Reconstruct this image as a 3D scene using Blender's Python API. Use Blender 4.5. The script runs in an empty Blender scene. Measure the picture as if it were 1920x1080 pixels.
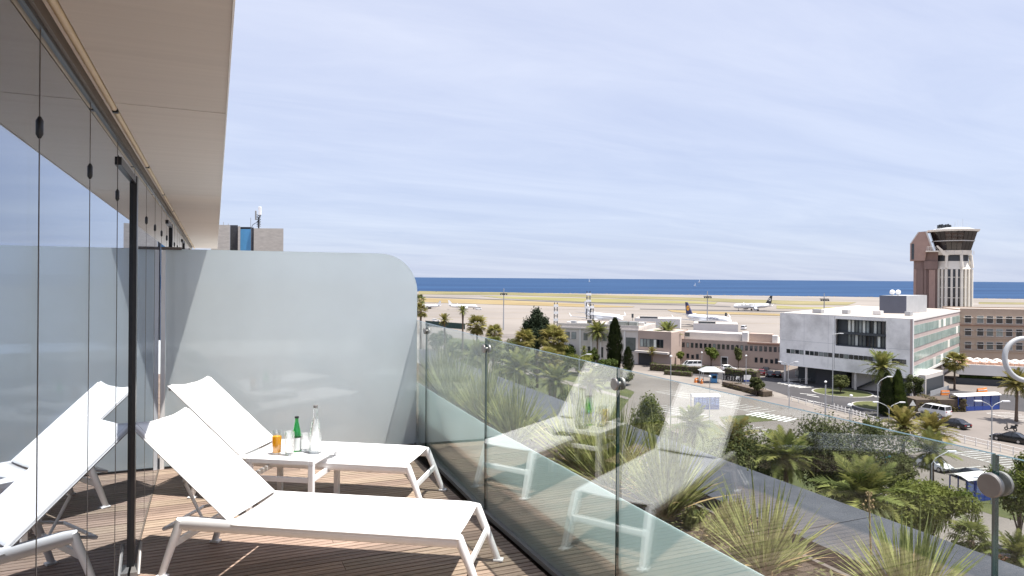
import bpy, math, random
from mathutils import Vector, Matrix
R = random.Random(7)
sc = bpy.context.scene
col = sc.collection
# ------------------------------------------------------------------ camera, sky, sun, exposure
EYE = 1.65; YAW = .4148; ROLL = .0079; FPX = 1286.0; CY = 521.15
cam = bpy.data.cameras.new('camera'); camo = bpy.data.objects.new('camera', cam); col.objects.link(camo)
cam.lens = FPX / 1920 * 36; cam.sensor_width = 36; cam.shift_y = (CY - 540) / 1920; cam.clip_start = .05; cam.clip_end = 120000
camo.matrix_world = Matrix.Translation((0, 0, EYE)) @ Matrix.Rotation(-YAW, 4, 'Z') @ Matrix.Rotation(math.pi / 2, 4, 'X') @ Matrix.Rotation(ROLL, 4, 'Z')
sc.camera = camo
SUN = Vector((.25, -.21, 1)).normalized()
sun = bpy.data.lights.new('sun', 'SUN'); sun.energy = 4.4; sun.angle = math.radians(.53); sun.color = (1, .955, .89)
suno = bpy.data.objects.new('sun', sun); col.objects.link(suno); suno.rotation_euler = (-SUN).to_track_quat('-Z', 'Y').to_euler()
suno.location = (20, -17, 80)
W = bpy.data.worlds.new('World'); sc.world = W; W.use_nodes = True
def build_world():
    nt = W.node_tree; N = nt.nodes; N.clear(); L = nt.links.new
    out = N.new('ShaderNodeOutputWorld'); bg = N.new('ShaderNodeBackground'); sky = N.new('ShaderNodeTexSky')
    sky.sky_type = 'NISHITA'; sky.sun_disc = False; sky.sun_elevation = math.asin(SUN.z)
    sky.sun_rotation = math.atan2(SUN.x, SUN.y); sky.air_density = 1.0; sky.dust_density = .7; sky.ozone_density = 1.6; sky.altitude = 20
    tc = N.new('ShaderNodeTexCoord'); sep = N.new('ShaderNodeSeparateXYZ'); L(tc.outputs['Generated'], sep.inputs[0])
    mx = N.new('ShaderNodeMath'); mx.operation = 'MAXIMUM'; mx.inputs[1].default_value = 0; L(sep.outputs[2], mx.inputs[0])
    ad = N.new('ShaderNodeMath'); ad.operation = 'ADD'; ad.inputs[1].default_value = .10; L(mx.outputs[0], ad.inputs[0])
    dv = N.new('ShaderNodeVectorMath'); dv.operation = 'DIVIDE'; L(tc.outputs['Generated'], dv.inputs[0]); L(ad.outputs[0], dv.inputs[1])
    mp = N.new('ShaderNodeMapping'); mp.inputs['Rotation'].default_value = (0, 0, .55); mp.inputs['Scale'].default_value = (.45, 1.5, 0); L(dv.outputs[0], mp.inputs[0])
    n1 = N.new('ShaderNodeTexNoise'); n1.inputs['Scale'].default_value = 1.15; n1.inputs['Detail'].default_value = 9; n1.inputs['Roughness'].default_value = .62; n1.inputs['Distortion'].default_value = .5
    L(mp.outputs[0], n1.inputs['Vector'])
    rp = N.new('ShaderNodeValToRGB'); rp.color_ramp.elements[0].position = .36; rp.color_ramp.elements[1].position = .70
    rp.color_ramp.elements[0].color = (3.28, 3.55, 4.58, 1); rp.color_ramp.elements[1].color = (4.0, 4.2, 5.02, 1); L(n1.outputs['Fac'], rp.inputs[0])
    mix = N.new('ShaderNodeMixRGB'); mix.inputs[0].default_value = .84; L(sky.outputs[0], mix.inputs[1]); L(rp.outputs[0], mix.inputs[2])
    mr = N.new('ShaderNodeMapRange'); mr.inputs[1].default_value = 0; mr.inputs[2].default_value = .32; L(mx.outputs[0], mr.inputs[0])
    hz = N.new('ShaderNodeMixRGB'); hz.inputs[1].default_value = (.84, .88, .93, 1); hz.inputs[2].default_value = (1, 1, 1, 1); L(mr.outputs[0], hz.inputs[0])
    ml = N.new('ShaderNodeMixRGB'); ml.blend_type = 'MULTIPLY'; ml.inputs[0].default_value = 1; L(mix.outputs[0], ml.inputs[1]); L(hz.outputs[0], ml.inputs[2]); mix = ml
    L(mix.outputs[0], bg.inputs[0]); bg.inputs[1].default_value = .10; L(bg.outputs[0], out.inputs[0])
build_world()
sc.view_settings.view_transform = 'Standard'; sc.view_settings.look = 'None'; sc.view_settings.exposure = 1.02; sc.view_settings.gamma = 1
sc.render.engine = 'CYCLES'
sc.cycles.max_bounces = 10; sc.cycles.transparent_max_bounces = 32; sc.cycles.glossy_bounces = 5; sc.cycles.transmission_bounces = 8
sc.cycles.sample_clamp_indirect = 6; sc.cycles.use_denoising = True; sc.cycles.caustics_reflective = False; sc.cycles.caustics_refractive = False

# ------------------------------------------------------------------ survey helpers: measured bearings -> places in the world
GZ = EYE - 24.0                      # street level
FW = Vector((math.sin(YAW), math.cos(YAW), 0)); RT = Vector((FW.y, -FW.x, 0)); O = Vector((0, 0, EYE))
def ray(px, py):
    a = (px - 960) / FPX; b = (py - CY) / FPX; c, s = math.cos(ROLL), math.sin(ROLL)
    return FW + RT * (a * c + b * s) - Vector((0, 0, 1)) * (-a * s + b * c)
def hit(px, py, ax, val):
    r = ray(px, py); return O + r * ((val - O[ax]) / r[ax])
def G(px, py, z=GZ): return hit(px, py, 2, z)
def D(px, py, d): return O + ray(px, py) * d
def XY(d, lat, z=GZ): p = FW * d + RT * lat; return Vector((p.x, p.y, z))

# ------------------------------------------------------------------ materials
def nodes(name):
    m = bpy.data.materials.new(name); m.use_nodes = True; nt = m.node_tree; nt.nodes.clear()
    return m, nt.nodes, nt.links.new
def mat(name, c, rough=.6, var=.12, scale=4.0, bump=0., metal=0., spec=.5, coat=0., rnd=0., stretch=(1, 1, 1), c2=None, bscale=None, det=6, trl=0., contrast=(.3, .7)):
    m, N, L = nodes(name); out = N.new('ShaderNodeOutputMaterial'); b = N.new('ShaderNodeBsdfPrincipled')
    b.inputs['Roughness'].default_value = rough; b.inputs['Metallic'].default_value = metal; b.inputs['Specular IOR Level'].default_value = spec; b.inputs['Coat Weight'].default_value = coat
    tc = N.new('ShaderNodeTexCoord'); mp = N.new('ShaderNodeMapping'); mp.inputs['Scale'].default_value = stretch; L(tc.outputs['Object'], mp.inputs[0])
    vec = mp.outputs[0]
    if rnd:
        oi = N.new('ShaderNodeObjectInfo'); va = N.new('ShaderNodeVectorMath'); va.operation = 'ADD'; sm = N.new('ShaderNodeMath'); sm.operation = 'MULTIPLY'; sm.inputs[1].default_value = 53.7
        L(oi.outputs['Random'], sm.inputs[0]); L(vec, va.inputs[0]); L(sm.outputs[0], va.inputs[1]); vec = va.outputs[0]
    no = N.new('ShaderNodeTexNoise'); no.inputs['Scale'].default_value = scale; no.inputs['Detail'].default_value = det; no.inputs['Roughness'].default_value = .65; L(vec, no.inputs['Vector'])
    rp = N.new('ShaderNodeValToRGB'); rp.color_ramp.elements[0].position = contrast[0]; rp.color_ramp.elements[1].position = contrast[1]
    lo = tuple(x * (1 - var) for x in c); hi = c2 if c2 else tuple(min(1, x * (1 + var)) for x in c)
    rp.color_ramp.elements[0].color = (*lo, 1); rp.color_ramp.elements[1].color = (*hi, 1); L(no.outputs['Fac'], rp.inputs[0])
    src = rp.outputs[0]
    if rnd:
        hs = N.new('ShaderNodeHueSaturation')
        mr = N.new('ShaderNodeMapRange'); mr.inputs[3].default_value = 1 - rnd; mr.inputs[4].default_value = 1 + rnd; L(oi.outputs['Random'], mr.inputs[0]); L(mr.outputs[0], hs.inputs['Value'])
        mr2 = N.new('ShaderNodeMapRange'); mr2.inputs[3].default_value = .5 - rnd * .06; mr2.inputs[4].default_value = .5 + rnd * .06
        fr = N.new('ShaderNodeMath'); fr.operation = 'MULTIPLY'; fr.inputs[1].default_value = 7.31; L(oi.outputs['Random'], fr.inputs[0])
        f2 = N.new('ShaderNodeMath'); f2.operation = 'FRACT'; L(fr.outputs[0], f2.inputs[0]); L(f2.outputs[0], mr2.inputs[0]); L(mr2.outputs[0], hs.inputs['Hue'])
        L(src, hs.inputs['Color']); src = hs.outputs[0]
    L(src, b.inputs['Base Color'])
    if bump:
        nb = N.new('ShaderNodeTexNoise'); nb.inputs['Scale'].default_value = bscale or scale * 4; nb.inputs['Detail'].default_value = 5; L(mp.outputs[0], nb.inputs['Vector'])
        bp = N.new('ShaderNodeBump'); bp.inputs['Strength'].default_value = bump; bp.inputs['Distance'].default_value = .02; L(nb.outputs['Fac'], bp.inputs['Height']); L(bp.outputs[0], b.inputs['Normal'])
    sh = b.outputs[0]
    if trl:
        t = N.new('ShaderNodeBsdfTranslucent'); L(src, t.inputs[0]); mi = N.new('ShaderNodeMixShader'); mi.inputs[0].default_value = trl; L(sh, mi.inputs[1]); L(t.outputs[0], mi.inputs[2]); sh = mi.outputs[0]
    L(sh, out.inputs[0]); return m
def fres(N, L, f0, pw=5):
    g = N.new('ShaderNodeNewGeometry'); d = N.new('ShaderNodeVectorMath'); d.operation = 'DOT_PRODUCT'; L(g.outputs['Normal'], d.inputs[0]); L(g.outputs['Incoming'], d.inputs[1])
    prev = d.outputs['Value']
    def op(o, a, bval=None):
        n = N.new('ShaderNodeMath'); n.operation = o; L(a, n.inputs[0])
        if bval is not None: n.inputs[1].default_value = bval
        return n.outputs[0]
    a = op('ABSOLUTE', prev); n = N.new('ShaderNodeMath'); n.operation = 'SUBTRACT'; n.inputs[0].default_value = 1; L(a, n.inputs[1]); n.use_clamp = True
    return op('ADD', op('MULTIPLY', op('POWER', n.outputs[0], pw), 1 - f0), f0)
def glass(name, tint, f0=.04, rough=0., refl=(1, 1, 1), wav=0., pw=5):
    m, N, L = nodes(name); out = N.new('ShaderNodeOutputMaterial'); t = N.new('ShaderNodeBsdfTransparent'); t.inputs[0].default_value = (*tint, 1)
    g = N.new('ShaderNodeBsdfGlossy'); g.inputs[0].default_value = (*refl, 1); g.inputs['Roughness'].default_value = rough
    if wav:
        tc = N.new('ShaderNodeTexCoord'); no = N.new('ShaderNodeTexNoise'); no.inputs['Scale'].default_value = .9; no.inputs['Detail'].default_value = 1; L(tc.outputs['Object'], no.inputs['Vector'])
        bp = N.new('ShaderNodeBump'); bp.inputs['Strength'].default_value = wav; bp.inputs['Distance'].default_value = .01; L(no.outputs['Fac'], bp.inputs['Height']); L(bp.outputs[0], g.inputs['Normal'])
    mi = N.new('ShaderNodeMixShader'); L(fres(N, L, f0, pw), mi.inputs[0]); L(t.outputs[0], mi.inputs[1]); L(g.outputs[0], mi.inputs[2]); L(mi.outputs[0], out.inputs[0]); return m
def frosted(name, c, trl=.5, f0=.04):
    m, N, L = nodes(name); out = N.new('ShaderNodeOutputMaterial'); d = N.new('ShaderNodeBsdfDiffuse'); d.inputs[0].default_value = (*c, 1)
    t = N.new('ShaderNodeBsdfTranslucent'); t.inputs[0].default_value = (*c, 1); a = N.new('ShaderNodeMixShader'); a.inputs[0].default_value = trl; L(d.outputs[0], a.inputs[1]); L(t.outputs[0], a.inputs[2])
    tc = N.new('ShaderNodeTexCoord'); no = N.new('ShaderNodeTexNoise'); no.inputs['Scale'].default_value = 3.; no.inputs['Detail'].default_value = 8; L(tc.outputs['Object'], no.inputs['Vector'])
    rp = N.new('ShaderNodeValToRGB'); rp.color_ramp.elements[0].color = (*[x * .94 for x in c], 1); rp.color_ramp.elements[1].color = (*[min(1, x * 1.05) for x in c], 1); L(no.outputs['Fac'], rp.inputs[0]); L(rp.outputs[0], d.inputs[0]); L(rp.outputs[0], t.inputs[0])
    g = N.new('ShaderNodeBsdfGlossy'); g.inputs['Roughness'].default_value = .05; b = N.new('ShaderNodeMixShader'); L(fres(N, L, f0), b.inputs[0]); L(a.outputs[0], b.inputs[1]); L(g.outputs[0], b.inputs[2]); L(b.outputs[0], out.inputs[0]); return m
def leafmat(name, c, c2, rnd=.25, trl=.3, scale=1.2): return mat(name, c, rough=.7, var=.35, c2=c2, scale=scale, rnd=rnd, trl=trl, spec=.12)

K = {}
K['white_metal'] = mat('white powder coat', (.88, .88, .88), .35, .02, 20)
K['sling'] = mat('white mesh sling', (.86, .86, .86), .75, .03, 60, bump=.15, bscale=700, trl=.22)
K['rubber'] = mat('grey rubber', (.25, .25, .25), .7, .1)
K['dark_metal'] = mat('black anodised metal', (.012, .012, .014), .35, .1)
K['steel'] = mat('brushed steel', (.34, .325, .31), .5, .08, 30, metal=.75)
K['track'] = mat('bronze track metal', (.12, .10, .085), .5, .1)
K['strip'] = mat('cream trim', (.62, .50, .33), .45, .06)
K['soffit'] = mat('brushed soffit panel', (.67, .63, .60), .55, .05, 2.2, metal=.0, stretch=(.25, 9, 1), det=8, bump=.04, bscale=9, rnd=.03)
K['glass_wall'] = glass('solar glass', (.34, .40, .50), .17, refl=(.86, .92, 1.0), wav=.012, pw=3.1)
K['glass_rail'] = glass('green balustrade glass', (.955, .982, .976), .095)
K['glass_edge'] = mat('green glass edge', (.010, .055, .048), .12, .15, 9, spec=.8)
K['frost'] = frosted('frosted glass', (.86, .925, .94), .66, .06)
K['frost_edge'] = mat('pale glass edge', (.62, .72, .70), .25, .05)
K['upstand'] = mat('pale upstand paint', (.60, .70, .67), .6, .05, 2)
K['deck'] = mat('weathered deck timber', (.28, .20, .152), .62, .35, 7, bump=.25, stretch=(.35, 6, 6), bscale=40, rnd=.22, c2=(.39, .29, .225))
K['deck_dark'] = mat('dark brown timber', (.050, .031, .021), .65, .3, 7, bump=.25, stretch=(.35, 6, 6), bscale=40, rnd=.25)  # same grain as the deck timber, in a much darker brown
K['soil'] = mat('planter soil', (.06, .042, .03), .9, .4, 30, bump=.8)
K['gravel'] = mat('pale gravel', (.38, .35, .31), .9, .4, 60, bump=.6)
K['slab'] = mat('grey zinc slab', (.058, .062, .076), .65, .25, 2.5, spec=.25, bump=.4, bscale=120, c2=(.088, .092, .106))
K['render'] = mat('pale facade render', (.5, .49, .46), .8, .08, 1)
K['blade'] = leafmat('spiky leaf', (.12, .175, .045), (.47, .47, .18), rnd=.15, trl=.3, scale=22)
K['dry'] = mat('dry leaf', (.42, .30, .15), .8, .25, 10, trl=.2)
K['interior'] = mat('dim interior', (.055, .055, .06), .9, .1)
K['juice'] = mat('orange juice', (1., .56, .015), .4, .05, trl=.5)
def clear(name, ior):
    m, N, L = nodes(name); out = N.new('ShaderNodeOutputMaterial'); b = N.new('ShaderNodeBsdfPrincipled'); b.inputs['Base Color'].default_value = (.97, .985, .985, 1); b.inputs['Roughness'].default_value = .01; b.inputs['IOR'].default_value = ior; b.inputs['Transmission Weight'].default_value = 1
    t = N.new('ShaderNodeBsdfTransparent'); mi = N.new('ShaderNodeMixShader'); mi.inputs[0].default_value = .35; L(b.outputs[0], mi.inputs[1]); L(t.outputs[0], mi.inputs[2]); L(mi.outputs[0], out.inputs[0]); return m
K['drink_glass'] = clear('clear drinking glass', 1.45)
K['thin_glass'] = glass('thin drinking glass', (.96, .97, .97), .06)
K['green_glass'] = glass('green bottle glass', (.42, .86, .55), .09)
K['label'] = mat('pale bottle label', (.72, .76, .74), .5, .1)
K['concrete'] = mat('board marked concrete', (.50, .465, .42), .8, .14, 1.2, bump=.2, stretch=(1, 1, 3))
K['blue_panel'] = mat('blue cladding', (.10, .33, .62), .4, .06)

# ------------------------------------------------------------------ mesh builder and tagging
class MB:
    def __init__(s): s.v = []; s.f = []; s.m = []
    def add(s, vs, fs, mi=0):
        b = len(s.v); s.v += [tuple(p) for p in vs]; s.f += [[i + b for i in f] for f in fs]; s.m += [mi] * len(fs); return s
    def box(s, c, d, rz=0, mi=0, M=None):
        x, y, z = d[0] / 2, d[1] / 2, d[2] / 2
        vs = [Vector((a * x, b * y, e * z)) for e in (-1, 1) for b in (-1, 1) for a in (-1, 1)]
        M = M or Matrix.Rotation(rz, 3, 'Z'); c = Vector(c)
        return s.add([M @ p + c for p in vs], [(0, 2, 3, 1), (4, 5, 7, 6), (0, 1, 5, 4), (2, 6, 7, 3), (0, 4, 6, 2), (1, 3, 7, 5)], mi)
    def bb(s, a, b, mi=0): return s.box([(p + q) / 2 for p, q in zip(a, b)], [abs(q - p) for p, q in zip(a, b)], mi=mi)
    def tube(s, pts, r, n=8, mi=0, ell=1., cap=True, up=None):
        pts = [Vector(p) for p in pts]; k = len(pts); rs = r if isinstance(r, (list, tuple)) else [r] * k
        vs = []; a = None
        for i, p in enumerate(pts):
            t = (pts[min(i + 1, k - 1)] - pts[max(i - 1, 0)]).normalized()
            if a is None:
                u = Vector(up) if up else (Vector((0, 0, 1)) if abs(t.z) < .9 else Vector((1, 0, 0)))
                a = (u - t * u.dot(t)).normalized()
            else: a = (a - t * a.dot(t)).normalized()
            b = t.cross(a)
            for j in range(n):
                q = 2 * math.pi * j / n; vs.append(p + (a * math.cos(q) * ell + b * math.sin(q)) * rs[i])
        fs = [(i * n + j, i * n + (j + 1) % n, (i + 1) * n + (j + 1) % n, (i + 1) * n + j) for i in range(k - 1) for j in range(n)]
        if cap: fs += [list(range(n))[::-1], [(k - 1) * n + j for j in range(n)]]
        return s.add(vs, fs, mi)
    def lathe(s, prof, c=(0, 0, 0), n=20, mi=0, cap=False, M=None):
        vs = []; c = Vector(c)
        for r, z in prof:
            for j in range(n):
                q = 2 * math.pi * j / n; p = Vector((r * math.cos(q), r * math.sin(q), z)); vs.append((M @ p if M else p) + c)
        k = len(prof); fs = [(i * n + j, i * n + (j + 1) % n, (i + 1) * n + (j + 1) % n, (i + 1) * n + j) for i in range(k - 1) for j in range(n)]
        if cap: fs += [list(range(n))[::-1], [(k - 1) * n + j for j in range(n)]]
        return s.add(vs, fs, mi)
    def prism(s, poly, z0, z1, mi=0):
        n = len(poly); A = sum(poly[i][0] * poly[(i + 1) % n][1] - poly[(i + 1) % n][0] * poly[i][1] for i in range(n))
        if A < 0: poly = poly[::-1]
        vs = [(p[0], p[1], z0) for p in poly] + [(p[0], p[1], z1) for p in poly]
        return s.add(vs, [list(range(n))[::-1], list(range(n, 2 * n))] + [(i, (i + 1) % n, n + (i + 1) % n, n + i) for i in range(n)], mi)
    def hull2(s, A, B, mi=0):                       # loft between two equal polygons (3-D), capped
        n = len(A); return s.add(list(A) + list(B), [list(range(n))[::-1], list(range(n, 2 * n))] + [(i, (i + 1) % n, n + (i + 1) % n, n + i) for i in range(n)], mi)
    def mesh(s, name, mats, smooth=False):
        me = bpy.data.meshes.new(name); me.from_pydata(s.v, [], s.f); mats = mats if isinstance(mats, (list, tuple)) else [mats]
        for m in mats: me.materials.append(K[m] if isinstance(m, str) else m)
        if len(mats) > 1: me.polygons.foreach_set('material_index', s.m)
        if smooth:
            me.polygons.foreach_set('use_smooth', [True] * len(me.polygons))
            if smooth is not True: me.set_sharp_from_angle(angle=math.radians(smooth))
        me.update(); return me
    def build(s, name, mats, parent=None, smooth=False, **kw): return ob(name, s.mesh(name, mats, smooth), parent, **kw)
def ob(name, data, parent=None, loc=None, rot=None, scl=None):
    o = bpy.data.objects.new(name, data); col.objects.link(o)
    if parent: o.parent = parent
    if loc is not None: o.location = loc
    if rot is not None: o.rotation_euler = rot
    if scl is not None: o.scale = (scl, scl, scl) if isinstance(scl, (int, float)) else scl
    return o
def tag(o, label, cat, group=None):
    o['label'] = label; o['category'] = cat
    if group: o['group'] = group
    return o
def thing(name, label, cat, loc=(0, 0, 0), rz=0, group=None): return tag(ob(name, None, None, loc, (0, 0, rz)), label, cat, group)
def struct(o, kind='structure'): o['kind'] = kind; return o
def copy_tree(o, parent=None):
    c = o.copy(); col.objects.link(c); c.parent = parent
    for ch in list(o.children): copy_tree(ch, c)
    return c
def obox(name, a, b, m, parent=None, rz=0): return MB().bb(a, b).build(name, m, parent)
def bevel(o, w=.004, seg=2):
    md = o.modifiers.new('bevel', 'BEVEL'); md.width = w; md.segments = seg; md.limit_method = 'ANGLE'; md.harden_normals = False; return o

# ================================================================== THE TERRACE
XW = -.3935; YP = 6.54; HP = 1.8747; HB = 1.227; ZS = 2.30
def bx(y): return 1.767 + .0012 * y + (max(0, y - 4.4) ** 1.3) * .034      # plan line of the balustrade
def build_deck():
    deck = struct(obox('terrace_deck', (XW - .02, -2.2, -.16), (1.80, 13.0, -.055), 'soil'))
    def board(x0, x1):
        p = []; n = 3; w = .139; r = w / n; y = -w / 2
        p.append((y, -.026))
        for i in range(n):
            a = y + i * r; b = a + r
            p += [(a + .0005, -.007), (a + .0035, -.007), (a + .0045, 0), (b - .0045, 0), (b - .0035, -.007)] if i else [(a, 0), (b - .0045, 0), (b - .0035, -.007)]
        p[-1] = (y + w, -.007); p.append((y + w, -.026))
        A = [(x0, q, z) for q, z in p]; B = [(x1, q, z) for q, z in p]
        return MB().hull2(B, A).mesh('plank', 'deck')
    cut = [board(XW + .012, 1.722), board(XW + .012, .71), board(.713, 1.722)]
    y = -2.1; i = 0
    while y < 12.9:
        for k in ((0,) if i % 3 else (1, 2)):
            ob('plank', cut[k], deck, (0, y, R.uniform(-.0012, .0012)), (0, 0, R.uniform(-.0008, .0008)))
        y += .1445; i += 1
    o = obox('floor_channel', (XW - .03, -2.2, -.05), (XW + .010, 13, .006), 'track', deck)
build_deck()
def build_wall():
    w = thing('folding_glass_wall', 'row of tall frameless solar glass panes along the left of the terrace', 'glass wall', (XW, 0, 0))
    pit = .777; y0 = 2.02 - 5 * pit; top = 2.268
    doors = {k for k in range(-20, 30) if (k - 7) % 5 == 0}
    full = MB().bb((-.006, .004, .02), (.006, pit - .004, top)).mesh('glass_pane', 'glass_wall')
    pad = MB().tube([(.0062, 0, -.027), (.0062, 0, -.017), (.0062, 0, .017), (.0062, 0, .027)], [.003, .0085, .0085, .003], 10)
    pad = pad.mesh('hinge', 'dark_metal', 40)
    pin = MB().bb((-.007, -.003, .02), (.007, .003, top)).mesh('seal', 'track')
    for k in range(24):
        y = y0 + k * pit
        if k in doors:
            d = ob('door', None, w, (0, y, 0))
            MB().bb((-.006, .02, .03), (.006, pit - .075, top - .10)).build('glass_pane', 'glass_wall', d)
            f = MB(); f.bb((-.024, pit - .075, .012), (.024, pit - .010, top - .075)); f.bb((-.020, .02, top - .115), (.020, pit - .078, top - .078)); f.build('door_frame', 'dark_metal', d)
            MB().bb((-.006, .006, top - .070), (.006, pit - .006, top)).build('top_pane', 'glass_wall', d)
            fl = MB(); fl.bb((.012, pit - .16, .008), (.045, pit - .03, .05)); fl.tube([(.05, pit - .15, .03), (.05, pit - .02, .16)], .010, 8); fl.build('door_closer', 'steel', d)
        else: ob('glass_pane', full, w, (0, y, 0))
        ob('seal', pin, w, (0, y, 0))
        if k not in doors or True: ob('hinge', pad, w, (0, y, 2.012))
    t = MB(); t.bb((-.03, y0 - .1, top), (.022, 17.3, ZS + .02)); t.build('head_track', 'track', w)
    MB().bb((-.03, y0 - .1, top - .014), (.013, 17.3, top - .001)).build('track_lip', 'dark_metal', w)
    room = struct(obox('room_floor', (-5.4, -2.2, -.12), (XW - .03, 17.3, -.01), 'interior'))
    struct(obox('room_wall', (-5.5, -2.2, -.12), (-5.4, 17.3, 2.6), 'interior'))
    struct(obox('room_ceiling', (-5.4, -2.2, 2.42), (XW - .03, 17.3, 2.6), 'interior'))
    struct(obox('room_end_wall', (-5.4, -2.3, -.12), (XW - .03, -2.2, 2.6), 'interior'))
build_wall()
def ex(y): return .034 + .0068 * y
def build_soffit():
    s = thing('roof_overhang', 'beige metal soffit of the roof overhang above the glass wall', 'soffit', (0, 0, ZS))
    js = [-3.2, -.1, 2.98, 6.1, 9.15, 12.2, 15.2, 18.0]
    for a, b in zip(js, js[1:]):
        a += .004; b -= .004
        MB().prism([(-.335, a), (ex(a), a), (ex(b), b), (-.335, b)], -.0, .03).build('soffit_panel', 'soffit', s)
        MB().prism([(-.385, a), (-.362, a), (-.362, b), (-.385, b)], .004, .03).build('inner_panel', 'soffit', s)
    y = -3
    while y < 17.5:
        m = MB(); m.tube([(-.349, y + .03, .004), (-.349, y + 1.50, .004)], .0115, 10); m.build('trim_strip', 'strip', s, 40)
        MB().bb((-.359, y + .002, -.006), (-.339, y + .028, .02)).build('trim_joint', 'dark_metal', s)
        y += 1.53
    MB().prism([(-5.6, -3.3), (ex(-3.3) - .002, -3.3), (ex(18) - .002, 18), (-5.6, 18)], .034, .20).build('roof_slab', 'render', s)
    MB().prism([(ex(-3.3) - .001, -3.3), (ex(-3.3) + .004, -3.3), (ex(18) + .004, 18), (ex(18) - .001, 18)], -.004, .21).build('edge_trim', 'white_metal', s)
build_soffit()
def build_partition():
    p = thing('frosted_partition', 'tall frosted glass privacy screen with rounded corner closing the far end of terrace', 'partition', (0, YP, 0))
    x0, x1, r = XW + .05, 1.862, .37
    arc = [(x1 - r + r * math.sin(t) , HP - r + r * math.cos(t)) for t in [math.pi / 2 * i / 14 for i in range(15)]]
    poly = [(x0, .02), (x0, HP)] + arc + [(x1, .02)]
    n = len(poly); m = MB()
    A = [(x, -.008, z) for x, z in poly]; B = [(x, .008, z) for x, z in poly]
    m.add(A + B, [list(range(n)), list(range(n, 2 * n))[::-1]], 0); m.add(A + B, [(i, n + i, n + (i + 1) % n, (i + 1) % n) for i in range(n)], 1)
    m.build('glass_panel', ['frost', 'frost_edge'], p)
    MB().bb((x0 - .035, -.016, .0), (x0 - .002, .016, HP - .01)).build('edge_post', 'white_metal', p)
    MB().bb((XW + .012, -.022, HP - .008), (XW + .17, .022, HP + .016)).build('bracket', 'track', p)
    MB().bb((x0, -.018, .0), (1.70, .018, .018)).build('base_channel', 'dark_metal', p)
build_partition()
JY = [-.64, 1.061, 2.764, 4.464, 6.145]
def build_balustrade():
    b = thing('glass_balustrade', 'frameless clear glass balustrade running along the open side of the terrace', 'balustrade', (0, 0, 0))
    ys = [-2.2] + JY + [7.85, 9.55, 11.2]
    for a, c in zip(ys, ys[1:]):
        a += .004; c -= .004; P = Vector((bx(a), a, 0)); Q = Vector((bx(c), c, 0)); d = (Q - P).normalized(); n = Vector((d.y, -d.x, 0)) * .0070
        z0, z1 = .012, HB; m = MB(); v = [P - n, Q - n, Q + n, P + n]
        vs = [x + Vector((0, 0, z0)) for x in v] + [x + Vector((0, 0, z1)) for x in v]
        m.add(vs, [(0, 4, 5, 1), (2, 6, 7, 3)], 0); m.add(vs, [(1, 5, 6, 2), (3, 7, 4, 0), (4, 7, 6, 5), (0, 1, 2, 3)], 1)
        m.build('glass_pane', ['glass_rail', 'glass_edge'], b)
        fb = MB(); z2 = Vector((0, 0, .615)); fb.hull2([P + n * 1.2, Q + n * 1.2, Q + n * 1.9, P + n * 1.9], [x + z2 for x in (P + n * 1.2, Q + n * 1.2, Q + n * 1.9, P + n * 1.9)]); fb.build('frosted_band', 'frost_band', b)
        r = MB()
        r.hull2([P - n * 3.4, Q - n * 3.4, Q + n * 2.2, P + n * 2.2], [x + Vector((0, 0, .03)) for x in (P - n * 3.4, Q - n * 3.4, Q + n * 2.2, P + n * 2.2)])
        r.build('base_rail', 'rail_grey', b)
    Mx = Matrix.Rotation(math.pi / 2, 3, 'Y')
    clamp = MB().lathe([(0, -.026), (.027, -.026), (.030, -.023), (.030, -.014), (.027, -.012), (.012, -.012), (.012, .012), (.027, .012), (.030, .014), (.030, .023), (.027, .026), (0, .026)], n=28, M=Mx).mesh('clamp_disc', 'steel', 40)
    for y in JY[1:] + [-.64]: ob('clamp_disc', clamp, b, (bx(y), y, 1.153))
K['frost_band'] = frosted('frosted lower band', (.80, .915, .905), .66, .03)
K['rail_grey'] = mat('grey aluminium rail', (.22, .22, .22), .45, .1, metal=.4)
build_balustrade()
def poly_strip(f, ys, a, b): return [(f(y) + a, y) for y in ys] + [(f(y) + b, y) for y in reversed(ys)]
YS = [-2.2 + i * .45 for i in range(31)]
def build_planter():
    o = MB().prism(poly_strip(bx, YS, .03, .76), -.2, .35).build('planter_soil', 'soil'); struct(o)
    MB().prism(poly_strip(bx, YS, .761, .785), -.2, .37).build('planter_edge', 'track', o)
    led = struct(obox('ledge_floor', (2.5, -2.2, -.2), (3.06, 11.3, -.03), 'soil'))
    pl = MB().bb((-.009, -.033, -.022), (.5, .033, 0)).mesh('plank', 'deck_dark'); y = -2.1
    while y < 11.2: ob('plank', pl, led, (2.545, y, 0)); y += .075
    def so(y): return 3.703 + .0075 * max(0, y - 2.5) + .002 * max(0, y - 2.5) ** 2 * .7
    def si(y): return 3.008
    s = thing('ledge_slab', 'broad grey metal ledge slab sloping away beyond the planter', 'ledge', (0, 0, 0))
    js = [-2.2, .35, 2.9, 5.45, 8.0, 10.55, 13.1]
    for a, c in zip(js, js[1:]):
        ys = [a + .004 + (c - a - .008) * i / 4 for i in range(5)]
        MB().prism([(si(y), y) for y in ys] + [(so(y), y) for y in reversed(ys)], .05, .23).build('slab_panel', 'slab', s)
    bl = thing('hotel_building', 'pale lower storeys of the hotel beneath the terrace', 'building', (0, 0, GZ))
    MB().bb((-9, -8, 0), (3.3, 22, -GZ - .21)).build('wall', 'render', bl)
build_planter()

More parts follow.
